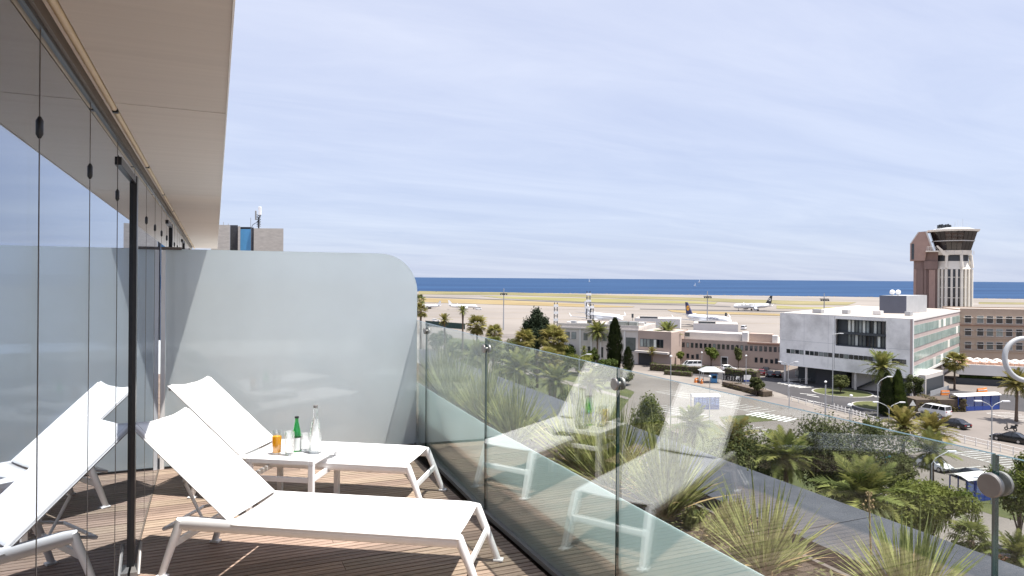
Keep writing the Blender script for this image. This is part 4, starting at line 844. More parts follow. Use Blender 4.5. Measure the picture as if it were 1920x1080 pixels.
def terminal():
    A, B = G(1262, 681), G(1474, 694.5)
    t = thing('peach_terminal', 'long low peach terminal building with a row of small windows', 'building'); f = simple_block(t, A, B, 0, 6.9, 26, 'wall_peach')
    f.part('cornice', 'roof_red', t, f.s(1402), f.L, 6.55, 6.9, .001, .25); f.part('upper_storey', 'wall_pale', t, .4, f.s(1388, 640), 6.95, 9.0, -8, -2.0); f.part('roof_box', 'white_wall', t, f.s(1390, 640), f.s(1401, 640), 6.95, 9.6, -3.4, -.9); f.part('roof_box', 'white_wall', t, f.s(1447, 640), f.s(1457, 640), 6.95, 9.0, -3.4, -1.2)
    f.part('upper_wall', 'wall_peach', t, f.s(1402), f.s(1446), 6.95, 9.2, -6, -3); f.window(t, f.s(1281), f.s(1291), 7.6, 8.8, 'win_mid').location = f.n * -1.98
    n = 22; a, b = f.s(1279, 648), f.s(1469, 660); z0, z1 = f.hit(1280, 651)[1], f.hit(1280, 642)[1]
    for i in range(n): q = a + (b - a) * i / n; f.window(t, q, q + (b - a) / n * .60, z0, z1, R.choice(['win', 'win', 'win', 'win_mid']), 'frame_dark', False)
    for px in (1270, 1287, 1296, 1305, 1415, 1425, 1434, 1444, 1453, 1462): q = f.s(px, 680); f.window(t, q, q + .75, 1.6, 2.7 + .3 * (px % 2), 'win', 'frame_dark', False)
    o = f.part('entrance', 'frame_white', t, f.s(1352), f.s(1366), 0, 2.8, .002, .15); f.part('door', 'win', o, f.s(1354), f.s(1364), .05, 2.5, .151, .19)
    A2, B2 = G(1196, 683), G(1258, 688); t = thing('corner_pavilion', 'peach corner block with wide window band left of the terminal', 'building'); f = simple_block(t, A2, B2, 0, 9.3, 14, 'wall_peach')
    q0, q1 = f.s(1200, 650), f.s(1244, 650)
    for i in range(7): f.window(t, q0 + (q1 - q0) * i / 7 + .02, q0 + (q1 - q0) * (i + 1) / 7 - .02, 5.0, 7.3, R.choice(['win_mid', 'win', 'blind']), 'frame_dark', False, .05, .09)
    o = f.part('garage_opening', 'interior', t, f.s(1198), f.s(1222), 0, 3.3, .003, .03); f.part('canopy', 'wall_pale', t, f.s(1194), f.s(1256), 3.45, 4.0, .001, 1.6)
terminal()
def pale_building():
    A, B = G(1046, 674), G(1197, 683); t = thing('ivory_building', 'ivory two storey building with white pilasters left of the cypress', 'building'); f = simple_block(t, A, B, 0, 10.3, 22, 'wall_pale', par=.5)
    f.part('cornice', 'wall_pale', t, 0, f.L, 9.3, 9.7, .001, .35)
    for px in (1064, 1076): q = f.s(px, 630); f.window(t, q - .7, q + .7, 6.3, 8.3, 'win_mid', 'frame_dark')
    for px in (1098, 1118, 1134): q = f.s(px, 630); f.window(t, q - .7, q + .7, 6.0, 8.2, 'win_mid', 'frame_white')
    for px in (1073, 1105, 1128): q = f.s(px, 660); f.window(t, q - .6, q + .6, 1.2, 4.4, 'win', 'frame_white')
    q = f.s(1182, 650); f.window(t, q - 1.4, q + 1.6, 3.5, 7.5, 'win_mid', 'frame_white')
    for px in (1088, 1109, 1126, 1142, 1171): q = f.s(px, 640); f.part('pilaster', 'white_wall', t, q - .22, q + .22, 0, 9.28, .001, .22)
    r = random.Random(3)
    for i in range(9): # roof top plant
        q = r.uniform(1, f.L - 2); o = r.uniform(-18, -3); w = r.uniform(.8, 2.2); f.part('roof_unit', r.choice(['galv', 'white_wall', 'plant_light', 'frame_dark']), t, q, q + w, 10.37, 10.37 + r.uniform(.5, 1.3), o, o + r.uniform(.8, 2))
    f.part('pipe_run', 'galv', t, 2, f.L * .6, 10.5, 10.75, -4.4, -4.1)
    f.part('roof_parapet', 'white_wall', t, f.s(1128, 610), f.s(1196, 610), 10.4, 11.3, -8, -7.5)
    for px in (1133, 1150, 1170): q = f.s(px, 605); f.part('skylight', 'win_mid', t, q, q + 2.4, 10.38, 11.5, -7.2, -5.2)
    # hall roofs behind
    for nm, lb, x0, x1, y, d, h, m in (('hall_roof_building', 'low white roofed hall behind the corner block', 1190, 1275, 603, 232, 10.5, 'white_wall'), ('hall_roof_building', 'white flat roofed hall below the tail of the blue tailed jet', 1300, 1384, 612, 225, 9.4, 'white_wall')):
        a, b = D(x0, y, d), D(x1, y, d - 4); tt = thing(nm, lb, 'building'); g = simple_block(tt, a, b, 0, h, 14, m)
        g.part('roof_light', 'frame_dark', tt, 1.5, g.L * .5, h + .07, h + .7, -3, -2.2)
pale_building()
def tan_building():
    d = 186.; A, B = D(1800, 600, d), D(1990, 604, d - 6); t = thing('tan_office_building', 'tan three storey building with shaded windows at the right edge', 'building'); f = simple_block(t, A, B, 0, 16.4, 14, 'wall_tan', par=.35)
    for r_, y in enumerate((599, 623, 648)):
        for px in (1815, 1838, 1856, 1874, 1892, 1911, 1929, 1947, 1965):
            q, z = f.hit(px, y + (px - 1838) * .02); o = f.window(t, q - .8, q + .8, z - 1.0, z + 1.0, R.choice(['win', 'win_mid', 'win']), 'frame_white'); f.part('sunshade', 'frame_white', o, q - 1.15, q + 1.15, z + .35, z + .45, .061, .55)
        f.part('string_course', 'roof_red' if r_ == 0 else 'wall_tan', t, 0, f.L, z - 1.75, z - 1.5, .001, .3)
    A, B = G(1722, 735), G(2010, 741); t = thing('low_terrace_building', 'low building with red roof terrace and broad white fascia', 'building')
    c = (A + B) / 2; f = Fr(D(1795, 700, 160), D(2010, 705, 152)); z1 = f.hit(1830, 684)[1]
    f.part('fascia', 'white_wall', t, 0, f.L, z1 - 2.4, z1, -.4, 0); f.part('roof_terrace', 'roof_red', t, .2, f.L, z1 - .7, z1 - .35, -16, -.41); f.part('glazed_front', 'win', t, 2, f.L, 0, z1 - 2.41, -4.2, -4); f.part('side_wall', 'white_wall', t, 0, .19, z1 - 2.4, z1 + .3, -16, -.41)
    for i in range(7): f.part('mullion', 'frame_dark', t, 4 + i * 4, 4.15 + i * 4, 0, z1 - 2.42, -3.99, -3.85)
    f.part('dark_plinth', 'frame_dark', t, 0, f.L, 0, 1.4, -3.6, -1.0); f.part('planting', 'hedge', t, 1, f.L, 1.41, 2.0, -3.2, -1.6)
    r = random.Random(9)
    for i in range(3):
        for k in range(9):
            p = f.P(4.5 + k * 1.9 + r.uniform(-.2, .2), z1 - .348, -4 - i * 3.3); o = thing('terrace_parasol', ['front', 'middle', 'back'][i] + ' row parasol on the red roof terrace, %s from left' % 'first second third fourth fifth sixth seventh eighth ninth'.split()[k], 'parasol', p, r.uniform(0, 3), 'parasols on the red roof terrace')
            MB().tube([(0, 0, 0), (0, 0, .9)], .03, 6).build('pole', 'galv', o); MB().lathe([(.85, .72), (.45, .92), (.02, 1.05)], n=8).build('canopy', 'frame_white', o)
    f2 = Fr(G(1735, 742), G(1770, 731)); tt = thing('stair_canopy', 'pale stair block beside the tall fan palm', 'building'); f2.part('wall', 'wall_pale', tt, 0, f2.L, 0, 4.3, -5, 0); f2.part('opening', 'frame_dark', tt, .6, f2.L - .8, .2, 3.4, .002, .05); f2.part('railing', 'galv', tt, 0, f2.L, 0, 1.1, .9, .95)
tan_building()
# ---- control tower
def control_tower():
    d = 224.; s = d / FPX; c = D(1786, 527, d); t = thing('control_tower', 'airport control tower with dark glazed cab on cream ribbed shaft', 'control tower', (c.x, c.y, GZ), -YAW - .50)
    def z(y): return EYE + (527.7 - y) * s - GZ
    def x(px): return (px - 1786) * s * .845
    def ngon(r, n, zz, cx=0, cy=0, ph=math.pi / 8, sx=1): return [Vector((cx + sx * r * math.cos(2 * math.pi * i / n + ph), cy + r * math.sin(2 * math.pi * i / n + ph), zz)) for i in range(n)]
    rt, rb = 7.0, 5.2; n = 8
    T, Bm = ngon(rt, n, z(435.5)), ngon(rb, n, z(470)); M_ = [a.lerp(b, .5) for a, b in zip(T, Bm)]
    MB().hull2([v * .93 for v in Bm] if False else ngon(rb * .94, n, z(470)), ngon(rt * .94, n, z(435.5))).build('cab_core', 'frame_dark', t)
    for i in range(n):
        j = (i + 1) % n
        for lo, hi in ((Bm, M_), (M_, T)):
            a, b, c_, e = lo[i], lo[j], hi[j], hi[i]
            for k in range(3):
                q0, q1 = k / 3 + .012, (k + 1) / 3 - .012
                v = [a.lerp(b, q0), a.lerp(b, q1), e.lerp(c_, q1), e.lerp(c_, q0)]; nn = Vector((v[0].x, v[0].y, 0)) * -.012
                MB().hull2(v, [p + nn for p in v]).build('cab_pane', 'cab_glass', t)
    MB().hull2(ngon(rt * .885 + .12, n, z(453.5)), ngon(rt * .885 + .15, n, z(452))).build('cab_rail', 'frame_white', t)
    o = MB().hull2(ngon(rt + .55, n, z(435.3)), ngon(rt + .75, n, z(431.8))).build('roof_rim', 'tower_white', t); MB().hull2(ngon(rt - .2, n, z(431.7)), ngon(rt * .62, n, z(427.5))).build('roof_cap', 'plant_light', o)
    m = MB()
    for k in range(14): a = k * .9; m.box((x(1757) + (k % 7) * .55, -3 + (k // 7) * 1.2, z(428) + .5), (.45, .5, .6 + .4 * (k % 3)), a)
    m.build('roof_gear', 'frame_dark', t)['kind'] = 'stuff'
    for px, h_ in ((1752, 5), (1777, 9), (1790, 11), (1795, 15), (1801, 12), (1804, 17), (1812, 8)): MB().tube([(x(px), R.uniform(-2, 2), z(428)), (x(px), 0, z(428 - h_))], .045, 5).build('aerial', 'galv', t)
    MB().hull2(ngon(rb + .1, n, z(478.5)), ngon(rb + .35, n, z(470.2))).build('gallery', 'tower_white', t)
    m = MB()
    for k in range(16): a = 2 * math.pi * k / 16; p = Vector((math.cos(a), math.sin(a), 0)) * (rb + .6); m.tube([(p.x, p.y, z(478)), (p.x, p.y, z(471))], .05, 4)
    m.build('gallery_rail', 'frame_white', t)['kind'] = 'stuff'
    MB().hull2(ngon(rb * .85, n, z(490)), ngon(rb * .85, n, z(478.6))).build('neck', 'frame_dark', t); MB().hull2(ngon(5.6, n, z(505)), ngon(4.6, n, z(490.1))).build('flared_collar', 'tower_white', t)
    MB().hull2(ngon(4.9, n, 0), ngon(4.9, n, z(505.1))).build('shaft_core', 'win', t)
    for i in range(n):
        a, b = ngon(5.6, n, 0)[i], ngon(5.6, n, 0)[(i + 1) % n]
        for q, w in ((0., .34), (.36, .30), (.68, .30)):
            p = a.lerp(b, q); an = math.atan2(p.y, p.x)
            MB().box((p.x * .97, p.y * .97, z(505.2) / 2), (.7 if q == 0 else .55, w * 2, z(505.2)), an).build('shaft_rib', 'tower_white', t)
        for k in range(7):
            zz = z(505) - 3.3 * k - 2.6; p = a.lerp(b, .52); MB().box((p.x * .935, p.y * .935, zz), (.15, 3.8, .22), math.atan2(p.y, p.x)).build('floor_band', 'tower_white', t)
        e1_ = Vector((a.x, a.y, z(503))); e2_ = Vector((a.x * .93, a.y * .93, z(479))); MB().tube([e1_, e1_.lerp(e2_, .4) , e2_], .42, 6).build('strut', 'tower_white', t)
    # brown stair tower on the left
    u = lambda px0, px1, y0, y1, yy0, yy1, nm, m: MB().bb((x(px0), y0, z(yy1) if yy1 < 900 else 0), (x(px1), y1, z(yy0))).build(nm, m, t)
    u(1712, 1757, -3.0, 4.5, 470, 999, 'brown_shaft', 'brown'); u(1711, 1716, -3.25, -3.001, 505, 999, 'pale_pilaster', 'brown_pale'); u(1716.5, 1729, -3.15, -3.002, 506, 999, 'mid_panel', 'brown'); u(1731, 1735, -3.4, -3.003, 505, 999, 'fin', 'brown'); u(1740, 1752, -3.6, -3.004, 506, 999, 'pale_fin', 'brown_pale'); u(1730, 1756, -3.7, -3.005, 490, 505, 'lintel', 'brown')
    pr = [(x(1719), z(435)), (x(1735), z(434)), (x(1748), z(470)), (x(1735), z(472)), (x(1732), z(489)), (x(1704.5), z(489)), (x(1704.5), z(455))]
    MB().hull2([Vector((a, -3.9, b)) for a, b in pr], [Vector((a, 3.5, b)) for a, b in pr]).build('stair_head', 'brown_pale', t)
    MB().bb((x(1706), -4.0, z(487)), (x(1711), -3.901, z(457))).build('slot_window', 'win', t); q = MB(); q.hull2([Vector((x(1703.8), -3.95, z(455.6))), Vector((x(1718.6), -3.95, z(434.6))), Vector((x(1720), -3.95, z(436))), Vector((x(1705), -3.95, z(457)))], [Vector((x(1703.8), 3.6, z(455.6))), Vector((x(1718.6), 3.6, z(434.6))), Vector((x(1720), 3.6, z(436))), Vector((x(1705), 3.6, z(457)))]); q.build('sloped_roof', 'wall_pale', t)
    MB().hull2([Vector((x(1732), -4.2, z(434))), Vector((x(1735), -4.2, z(434))), Vector((x(1748), -4.2, z(469))), Vector((x(1745), -4.2, z(469)))], [Vector((x(1732), -3.902, z(434))), Vector((x(1735), -3.902, z(434))), Vector((x(1748), -3.902, z(469))), Vector((x(1745), -3.902, z(469)))]).build('slanted_trim', 'wall_pale', t)
    m = MB()
    for k in range(7): m.tube([(x(1735 + k * 3.2), -6.5, z(471)), (x(1735 + k * 3.2), -6.5, z(464))], .05, 4)
    m.tube([(x(1735), -6.5, z(464)), (x(1754), -6.5, z(464))], .05, 4); m.tube([(x(1735), -6.5, z(467.5)), (x(1754), -6.5, z(467.5))], .04, 4); m.build('balcony_rail', 'frame_white', t); MB().bb((x(1733), -6.8, z(473)), (x(1757), -3.0, z(471))).build('balcony', 'tower_white', t)
    MB().hull2([Vector((x(1752), -7.2, z(462))), Vector((x(1755), -7.2, z(462))), Vector((x(1777), -6.6, z(480))), Vector((x(1766), -6.6, z(480)))], [Vector((x(1752), -6.9, z(462))), Vector((x(1755), -6.9, z(462))), Vector((x(1777), -6.3, z(480))), Vector((x(1766), -6.3, z(480)))]).build('stair_flight', 'tower_white', t)
control_tower()

# ================================================================== AIRCRAFT
def text_mesh(cu):
    return bpy.data.meshes.new_from_object(bpy.data.objects.new('lettering', cu))
def aircraft(label, p, heading, L=37.5, tail='navy', mark='disc', text=None, full=True):
    t = thing('airliner', label, 'aircraft', (p.x, p.y, GZ + .03), heading, 'aircraft parked on the apron'); r = L * .054; zc = L * .105
    Mx = Matrix.Rotation(math.pi / 2, 3, 'Y')
    pr = [(.001, .5), (.35, .492), (.65, .475), (.88, .445), (1., .40), (1., -.20), (.93, -.30), (.72, -.385), (.42, -.455), (.16, -.495), (.001, -.5)]
    m = MB(); n = 20; vs = []
    for q, xx in pr:
        up = (1 - q) * r * .55 if xx < 0 else -(1 - q) * r * .25
        vs += [(xx * L, q * r * math.cos(2 * math.pi * i / n), zc + up + q * r * math.sin(2 * math.pi * i / n)) for i in range(n)]
    m.add(vs, [(i * n + (j + 1) % n, i * n + j, (i + 1) * n + j, (i + 1) * n + (j + 1) % n) for i in range(len(pr) - 1) for j in range(n)]); m.build('fuselage', 'plane_white', t, True)
    def wing(nm, mt, root, tip, zr, zt, y0, y1, th, par=t):
        A = [Vector((root[0], y0, zr)), Vector((root[1], y0, zr)), Vector((root[1], y0, zr + th)), Vector((root[0], y0, zr + th))]; B = [Vector((tip[0], y1, zt)), Vector((tip[1], y1, zt)), Vector((tip[1], y1, zt + th * .3)), Vector((tip[0], y1, zt + th * .3))]
        return MB().hull2(A, B).build(nm, mt, par)
    for sg in (-1, 1):
        wing('wing', 'plane_grey', (.10 * L, -.09 * L), (-.10 * L, -.145 * L), zc - r * .75, zc + .2, sg * r * .6, sg * L * .455, .7)
        o = MB().tube([(-.103 * L, sg * L * .453, zc + .2), (-.15 * L, sg * L * .46, zc + 2.1)], [.35, .1], 5).build('winglet', 'plane_white', t)
        wing('tailplane', 'plane_grey', (-.395 * L, -.465 * L), (-.47 * L, -.50 * L), zc + r * .55, zc + r * .9, sg * r * .2, sg * L * .165, .35)
        e = MB().lathe([(.001, 2.1), (.75, 2.0), (1.1, 1.4), (1.15, 0), (.9, -1.6), (.5, -2.2), (.001, -2.3)], (.055 * L, sg * L * .155, zc - r * 1.05), 16, M=Mx); o = e.build('engine', 'plane_white', t, True); MB().lathe([(.001, 2.03), (.85, 2.03), (.85, 1.9), (.001, 1.9)], (.055 * L, sg * L * .155, zc - r * 1.05), 14, M=Mx).build('fan_face', 'frame_dark', o)
        g = MB().tube([(-.05 * L, sg * L * .1, zc - r * .6), (-.05 * L, sg * L * .1, .55)], .2, 6).build('landing_gear', 'galv', t)
        Wm = Matrix.Rotation(math.pi / 2, 3, 'X')
        for k in (-.45, .45): MB().lathe([(.001, -.2), (.5, -.2), (.58, -.1), (.58, .1), (.5, .2), (.001, .2)], (-.05 * L, sg * L * .1 + k, .58), 14, M=Wm).build('wheel', 'tyre', g)
        for i in range(26):
            xx = .33 * L - i * .0225 * L; MB().box((xx, sg * r * .975, zc + r * .2), (.24, .06, .36)).build('cabin_window', 'frame_dark', t)
        MB().add([(.452 * L, sg * r * .35, zc + r * .40), (.47 * L, sg * r * .12, zc + r * .36), (.463 * L, sg * r * .2, zc + r * .52), (.447 * L, sg * r * .5, zc + r * .58)], [(0, 1, 2, 3)]).build('cockpit_window', 'frame_dark', t).location = (.25, sg * .16, .12)
    g = MB().tube([(.375 * L, 0, zc - r * .8), (.375 * L, 0, .4)], .15, 6).build('nose_gear', 'galv', t); MB().lathe([(.001, -.25), (.38, -.25), (.4, .25), (.001, .25)], (.375 * L, 0, .4), 12, M=Matrix.Rotation(math.pi / 2, 3, 'X')).build('wheel', 'tyre', g)
    fz0, fz1 = zc + r * .55, zc + r + L * .155; pts = [(-.325 * L, fz0), (-.485 * L, fz0), (-.515 * L, fz1), (-.462 * L, fz1)]
    fin = MB().hull2([Vector((a, -.22, b)) for a, b in pts], [Vector((a, .22, b)) for a, b in pts]).build('tail_fin', tail, t); c = Vector((-.443 * L, 0, fz0 + (fz1 - fz0) * .55))
    if mark == 'disc':
        for sg in (-1, 1):
            o = MB().lathe([(.001, 0), (1.4, 0), (1.4, .02), (.001, .02)], (c.x, sg * .235, c.z), 28, M=Matrix.Rotation(-sg * math.pi / 2, 3, 'X')).build('yellow_disc', 'yellow', fin)
            k = lambda *P: MB().add([(c.x + a * .8, sg * .262, c.z + b * .8) for a, b in P], [list(range(len(P)))]).build('bird_emblem', 'navy', fin)
            k((-1.1, -.75), (-.2, .05), (.1, .75), (.35, .72), (.15, .0), (-.35, -.35)); k((.1, .05), (1.05, .85), (.6, -.05), (-.1, -.3))
    elif mark == 'star':
        for sg in (-1, 1):
            for i in range(5):
                a = math.pi / 2 + i * 2 * math.pi / 5; P = [(1.55 * math.cos(a), 1.55 * math.sin(a)), (.75 * math.cos(a + .62), .75 * math.sin(a + .62)), (.55 * math.cos(a + .15), .55 * math.sin(a + .15)), (.95 * math.cos(a - .45), .95 * math.sin(a - .45))]
                MB().add([(c.x + u, sg * .228, c.z + v) for u, v in P], [(0, 1, 2, 3)]).build('star_emblem', 'plane_white', fin)
    if text:
        for sg in (-1, 1):
            cu = bpy.data.curves.new('lettering', 'FONT'); cu.body = text; cu.size = 2.3; cu.extrude = .01; cu.align_x = 'CENTER'; cu.align_y = 'CENTER'; cu.resolution_u = 2; cu.materials.append(K[tail] if tail != 'plane_white' else K['navy']); me = text_mesh(cu); o = ob('lettering', me, t, (.20 * L, sg * (r * .93 + .05), zc + r * .55), (math.pi / 2 - .5, 0, 0 if sg < 0 else math.pi))
    return t
def dir_xy(a, b): return math.atan2((b - a).y, (b - a).x)
nose, tailp = G(1381, 619), G(1277, 607); aircraft('white airliner with navy tail and yellow disc on the apron', (nose + tailp) / 2, dir_xy(tailp, nose), 37.5, 'navy', 'disc', 'Lufthansa')
nose, tailp = G(1369, 583), G(1453, 582); nose2 = tailp + (nose - tailp); aircraft('white airliner with black star tail on the far taxiway', (nose + tailp) / 2, dir_xy(tailp, nose) , 36.5, 'tail_black', 'star', 'STAR ALLIANCE')
aircraft('white airliner nose on behind the ivory building roof', G(1130, 608), math.atan2(-FW.y, -FW.x) + .42, 37, 'plane_white', None)
aircraft('small white aircraft far left near the frosted screen', G(803, 579), math.atan2(RT.y, RT.x) + 2.9, 20, 'plane_white', None); aircraft('small white aircraft behind the slender palm', G(868, 580), math.atan2(RT.y, RT.x) + .2, 22, 'plane_white', None)
def lattice(label, px, y0, y1, d, w=1.1):
    p = D(px, y1, d); h = D(px, y0, d).z - GZ; t = thing('lattice_mast', label, 'mast', (p.x, p.y, GZ), -YAW, 'lattice masts behind the ivory building'); m = MB()
    for a in (-1, 1):
        for b in (-1, 1): m.tube([(a * w / 2, b * w / 2, 0), (a * w / 3, b * w / 3, h)], .10, 4)
    m.build('legs', 'frame_dark', t); k = 0; z_ = h * .35; m = MB()
    while z_ < h - 1: m.tube([(-w / 2, -w / 2, z_), (w / 2, -w / 2, z_ + 1)], .07, 4); m.tube([(w / 2, w / 2, z_), (-w / 2, w / 2, z_ + 1)], .07, 4); z_ += 1.
    m.build('bracing', 'plant_light', t)
    for i in range(3): MB().box((0, -w * .6, h - 1 - i * 2.2), (w * 1.1, .2, .8)).build('floodlight', 'white_metal', t)
    return t
lattice('left lattice mast beside the dark pine', 1042, 567, 600, 215, 1.3); lattice('tall white lattice mast above the ivory building', 1103, 546, 600, 230, 1.5); lattice('shorter lattice mast right beside the tall one', 1110, 570, 600, 226, 1.1)
def mast(label, px, y0, y1, d):
    p = D(px, y1, d); h = D(px, y0, d).z - GZ; t = thing('floodlight_mast', label, 'light mast', (p.x, p.y, GZ), -YAW, 'floodlight masts on the apron')
    MB().tube([(0, 0, 0), (0, 0, h)], [.34, .16], 8).build('pole', 'galv', t); MB().box((0, 0, h - 2.2), (3.2, 1, .25)).build('crosshead', 'frame_dark', t)
    for i in range(4): MB().box((-1.35 + i * .9, -.6, h - 2.7), (.6, .5, .6)).build('floodlight', 'frame_dark', t)
mast('tall floodlight mast on the apron at left', 944, 541, 619, 315); mast('tall floodlight mast crossing the navy tailed airliner', 1326, 546, 609, 300); mast('floodlight mast above the white building roof', 1545, 550, 600, 270)
for i, (px, y, d) in enumerate(((1186, 586, 380), (1361, 590, 400), (1253, 606, 300))):
    p = D(px, y + 8, d); t = thing('apron_signal_post', ['dark signal post on the apron left of navy tail', 'dark signal post above the navy tailed airliner nose', 'pair of dark signs beside the navy tail'][i], 'post', (p.x, p.y, GZ), -YAW)
    MB().tube([(0, 0, 0), (0, 0, 3.5)], .12, 6).build('post', 'frame_dark', t); MB().box((0, 0, 3.6), (1.1, .3, 2.2)).build('sign_box', 'frame_dark', t)
def boat(label, px, y, d):
    p = D(px, y, d); t = thing('sailing_boat', label, 'boat', (p.x, p.y, GZ - 2.6), 1., 'boats out at sea'); s = d / 1000
    MB().hull2([Vector((-5 * s, -1 * s, 0)), Vector((3 * s, -1 * s, 0)), Vector((6 * s, 0, 0)), Vector((3 * s, 1 * s, 0)), Vector((-5 * s, 1 * s, 0))], [Vector((-5.4 * s, -1.3 * s, 1.4 * s)), Vector((3 * s, -1.3 * s, 1.4 * s)), Vector((7 * s, 0, 1.6 * s)), Vector((3 * s, 1.3 * s, 1.4 * s)), Vector((-5.4 * s, 1.3 * s, 1.4 * s))]).build('hull', 'plane_white', t)
    MB().hull2([Vector((0, 0, 1.5 * s)), Vector((-5 * s, 0, 2 * s)), Vector((0, 0, 5 * s))], [Vector((0, .15 * s, 1.5 * s)), Vector((-5 * s, .15 * s, 2 * s)), Vector((0, .15 * s, 5 * s))]).build('sail', 'plane_white', t)
boat('tiny white sailing boat on the sea above navy tail', 1303, 533, 2600); boat('tiny white sailing boat farther out near the horizon', 1311, 526, 5200); boat('tiny white boat on the sea left of centre', 1105, 525.5, 5000)

# ================================================================== VEHICLES
def wheelset(par, xs, w, r=.33):
    Wm = Matrix.Rotation(math.pi / 2, 3, 'X')
    for xx in xs:
        for sg in (-1, 1):
            o = MB().lathe([(.001, -.1), (r * .8, -.11), (r, -.07), (r, .07), (r * .8, .11), (.001, .1)], (xx, sg * (w / 2 - .1), r), 16, M=Wm).build('wheel', 'tyre', par, 40); MB().lathe([(.001, -.118), (r * .6, -.118), (r * .62, -.09), (.001, -.09)] if sg > 0 else [(.001, .118), (r * .6, .118), (r * .62, .09), (.001, .09)], (xx, sg * (w / 2 - .1), r), 14, M=Wm).build('rim', 'rim', o)
def loft(sections, mt, name, par, smooth=45):
    m = MB(); n = len(sections[0]); vs = [p for s in sections for p in s]; m.add(vs, [(i * n + j, i * n + (j + 1) % n, (i + 1) * n + (j + 1) % n, (i + 1) * n + j) for i in range(len(sections) - 1) for j in range(n)] + [list(range(n))[::-1], [(len(sections) - 1) * n + j for j in range(n)]])
    return m.build(name, mt, par, smooth)
def car(label, p, heading, paint, kind='saloon', group='cars in the car parks'):
    name = 'van' if kind == 'van' else 'car'; t = thing('parked_' + name, label, name, (p.x, p.y, GZ + .025), heading, group); w = 1.85
    if kind == 'saloon': prof = [(-2.42, .32, .80, .90), (-2.32, .26, .94, .97), (-1.7, .20, 1.02, 1.), (-.2, .20, .97, 1.), (.9, .20, .95, 1.), (1.7, .22, .86, .97), (2.2, .26, .74, .90), (2.42, .34, .60, .78)]; gh = [(-1.95, 1.01, .70), (-1.1, 1.42, .62), (.1, 1.45, .62), (1.05, .96, .72)]; wb = (-1.42, 1.42)
    elif kind == 'hatch': prof = [(-1.95, .34, .90, .90), (-1.88, .26, 1.0, .97), (-.4, .20, 1.0, 1.), (.7, .20, .96, 1.), (1.4, .22, .88, .96), (1.9, .28, .72, .86), (2.0, .36, .60, .78)]; gh = [(-1.86, 1.0, .74), (-1.5, 1.45, .64), (.0, 1.50, .64), (.95, .97, .72)]; wb = (-1.25, 1.3)
    else: prof = [(-2.55, .34, 1.15, .95), (-2.5, .26, 1.25, 1.), (0, .22, 1.25, 1.02), (1.5, .22, 1.18, 1.), (2.2, .26, 1.02, .95), (2.5, .36, .80, .86)]; gh = [(-2.5, 1.24, .92), (-2.38, 1.96, .84), (1.1, 2.0, .82), (2.0, 1.12, .90)]; wb = (-1.6, 1.6); w = 1.95
    S = [[Vector((x, sy * w / 2 * k * q, z)) for sy, q, z in ((-1, .93, a), (-1, 1, a + .16), (-1, 1, (a + b) / 2 + .05), (-1, .93, b), (1, .93, b), (1, 1, (a + b) / 2 + .05), (1, 1, a + .16), (1, .93, a))] for x, a, b, k in prof]
    body = loft(S, paint, 'body', t)
    g0 = [(x, z, k * w / 2) for x, z, k in gh]; A = [Vector((x, -k * 1.0, z)) for x, z, k in g0]; B = [Vector((x, k * 1.0, z)) for x, z, k in g0]
    base = [(g0[0][0] + .02, g0[0][1] - .1, w / 2 * .90), (g0[3][0] - .02, g0[3][1] - .1, w / 2 * .90)]
    cab = MB(); (b0, b3) = base; q = [Vector((b0[0], -b0[2], b0[1])), A[1], A[2], Vector((b3[0], -b3[2], b3[1]))]; qq = [Vector((v.x, -v.y, v.z)) for v in q]
    cab.hull2(q, qq); cab.build('glasshouse', 'win', t, 30)
    rf = MB(); a1, a2 = A[1], A[2]; rf.hull2([Vector((a1.x - .03, a1.y - .012, a1.z)), Vector((a2.x + .06, a2.y - .012, a2.z)), Vector((a2.x + .06, -a2.y + .012, a2.z)), Vector((a1.x - .03, -a1.y + .012, a1.z))], [Vector((a1.x + .05, a1.y * .94, a1.z + .05)), Vector((a2.x - .08, a2.y * .94, a2.z + .045)), Vector((a2.x - .08, -a2.y * .94, a2.z + .045)), Vector((a1.x + .05, -a1.y * .94, a1.z + .05))]); rf.build('roof', paint, t, 40)
    for sg in (-1, 1):
        for i, (f0, wd_) in enumerate(((0., .05), (.33 if kind == 'van' else .48, .05), (1., .05)) if kind != 'van' else ((0., .07), (.27, .06), (.62, .06), (1., .06))):
            tp = a1.lerp(a2, f0); bt = Vector((b0[0] + (b3[0] - b0[0]) * (f0 * .84 + .08 if 0 < f0 < 1 else f0), b0[2], b0[1])); tp = Vector((tp.x, abs(tp.y), tp.z))
            MB().tube([(tp.x, sg * (tp.y + .008), tp.z), (bt.x, sg * (bt.y + .008), bt.z)], wd_, 4).build('pillar', paint, t)
        if kind == 'van': MB().bb((-1.0, sg * .905 - .02, 1.2), (-2.4, sg * .905 + .02, 1.3)).build('side_trim', paint, t)
        MB().box((prof[-2][0] + .02, sg * w * .33, prof[-1][2] + .02), (.32, .36, .13), sg * -.35).build('headlight', 'lamp_white', t); MB().box((prof[0][0] - .005, sg * w * .35, prof[0][2] - .06), (.08, .34, .15)).build('tail_light', 'lamp_red', t); MB().box((g0[3][0] - .35, sg * (w / 2 + .06), g0[3][1] + .08), (.12, .18, .14)).build('mirror', paint, t)
    MB().box((prof[-1][0] - .01, 0, .45), (.05, w * .5, .18)).build('grille', 'frame_dark', t); MB().box((prof[0][0] - .012, 0, .62), (.02, .5, .12)).build('number_plate', 'lamp_white', t)
    wheelset(t, wb, w)
    return t
HR = math.atan2(RT.y, RT.x)
def along(a, b): return dir_xy(G(*a), G(*b))
h1 = along((1816, 803), (1765, 792))
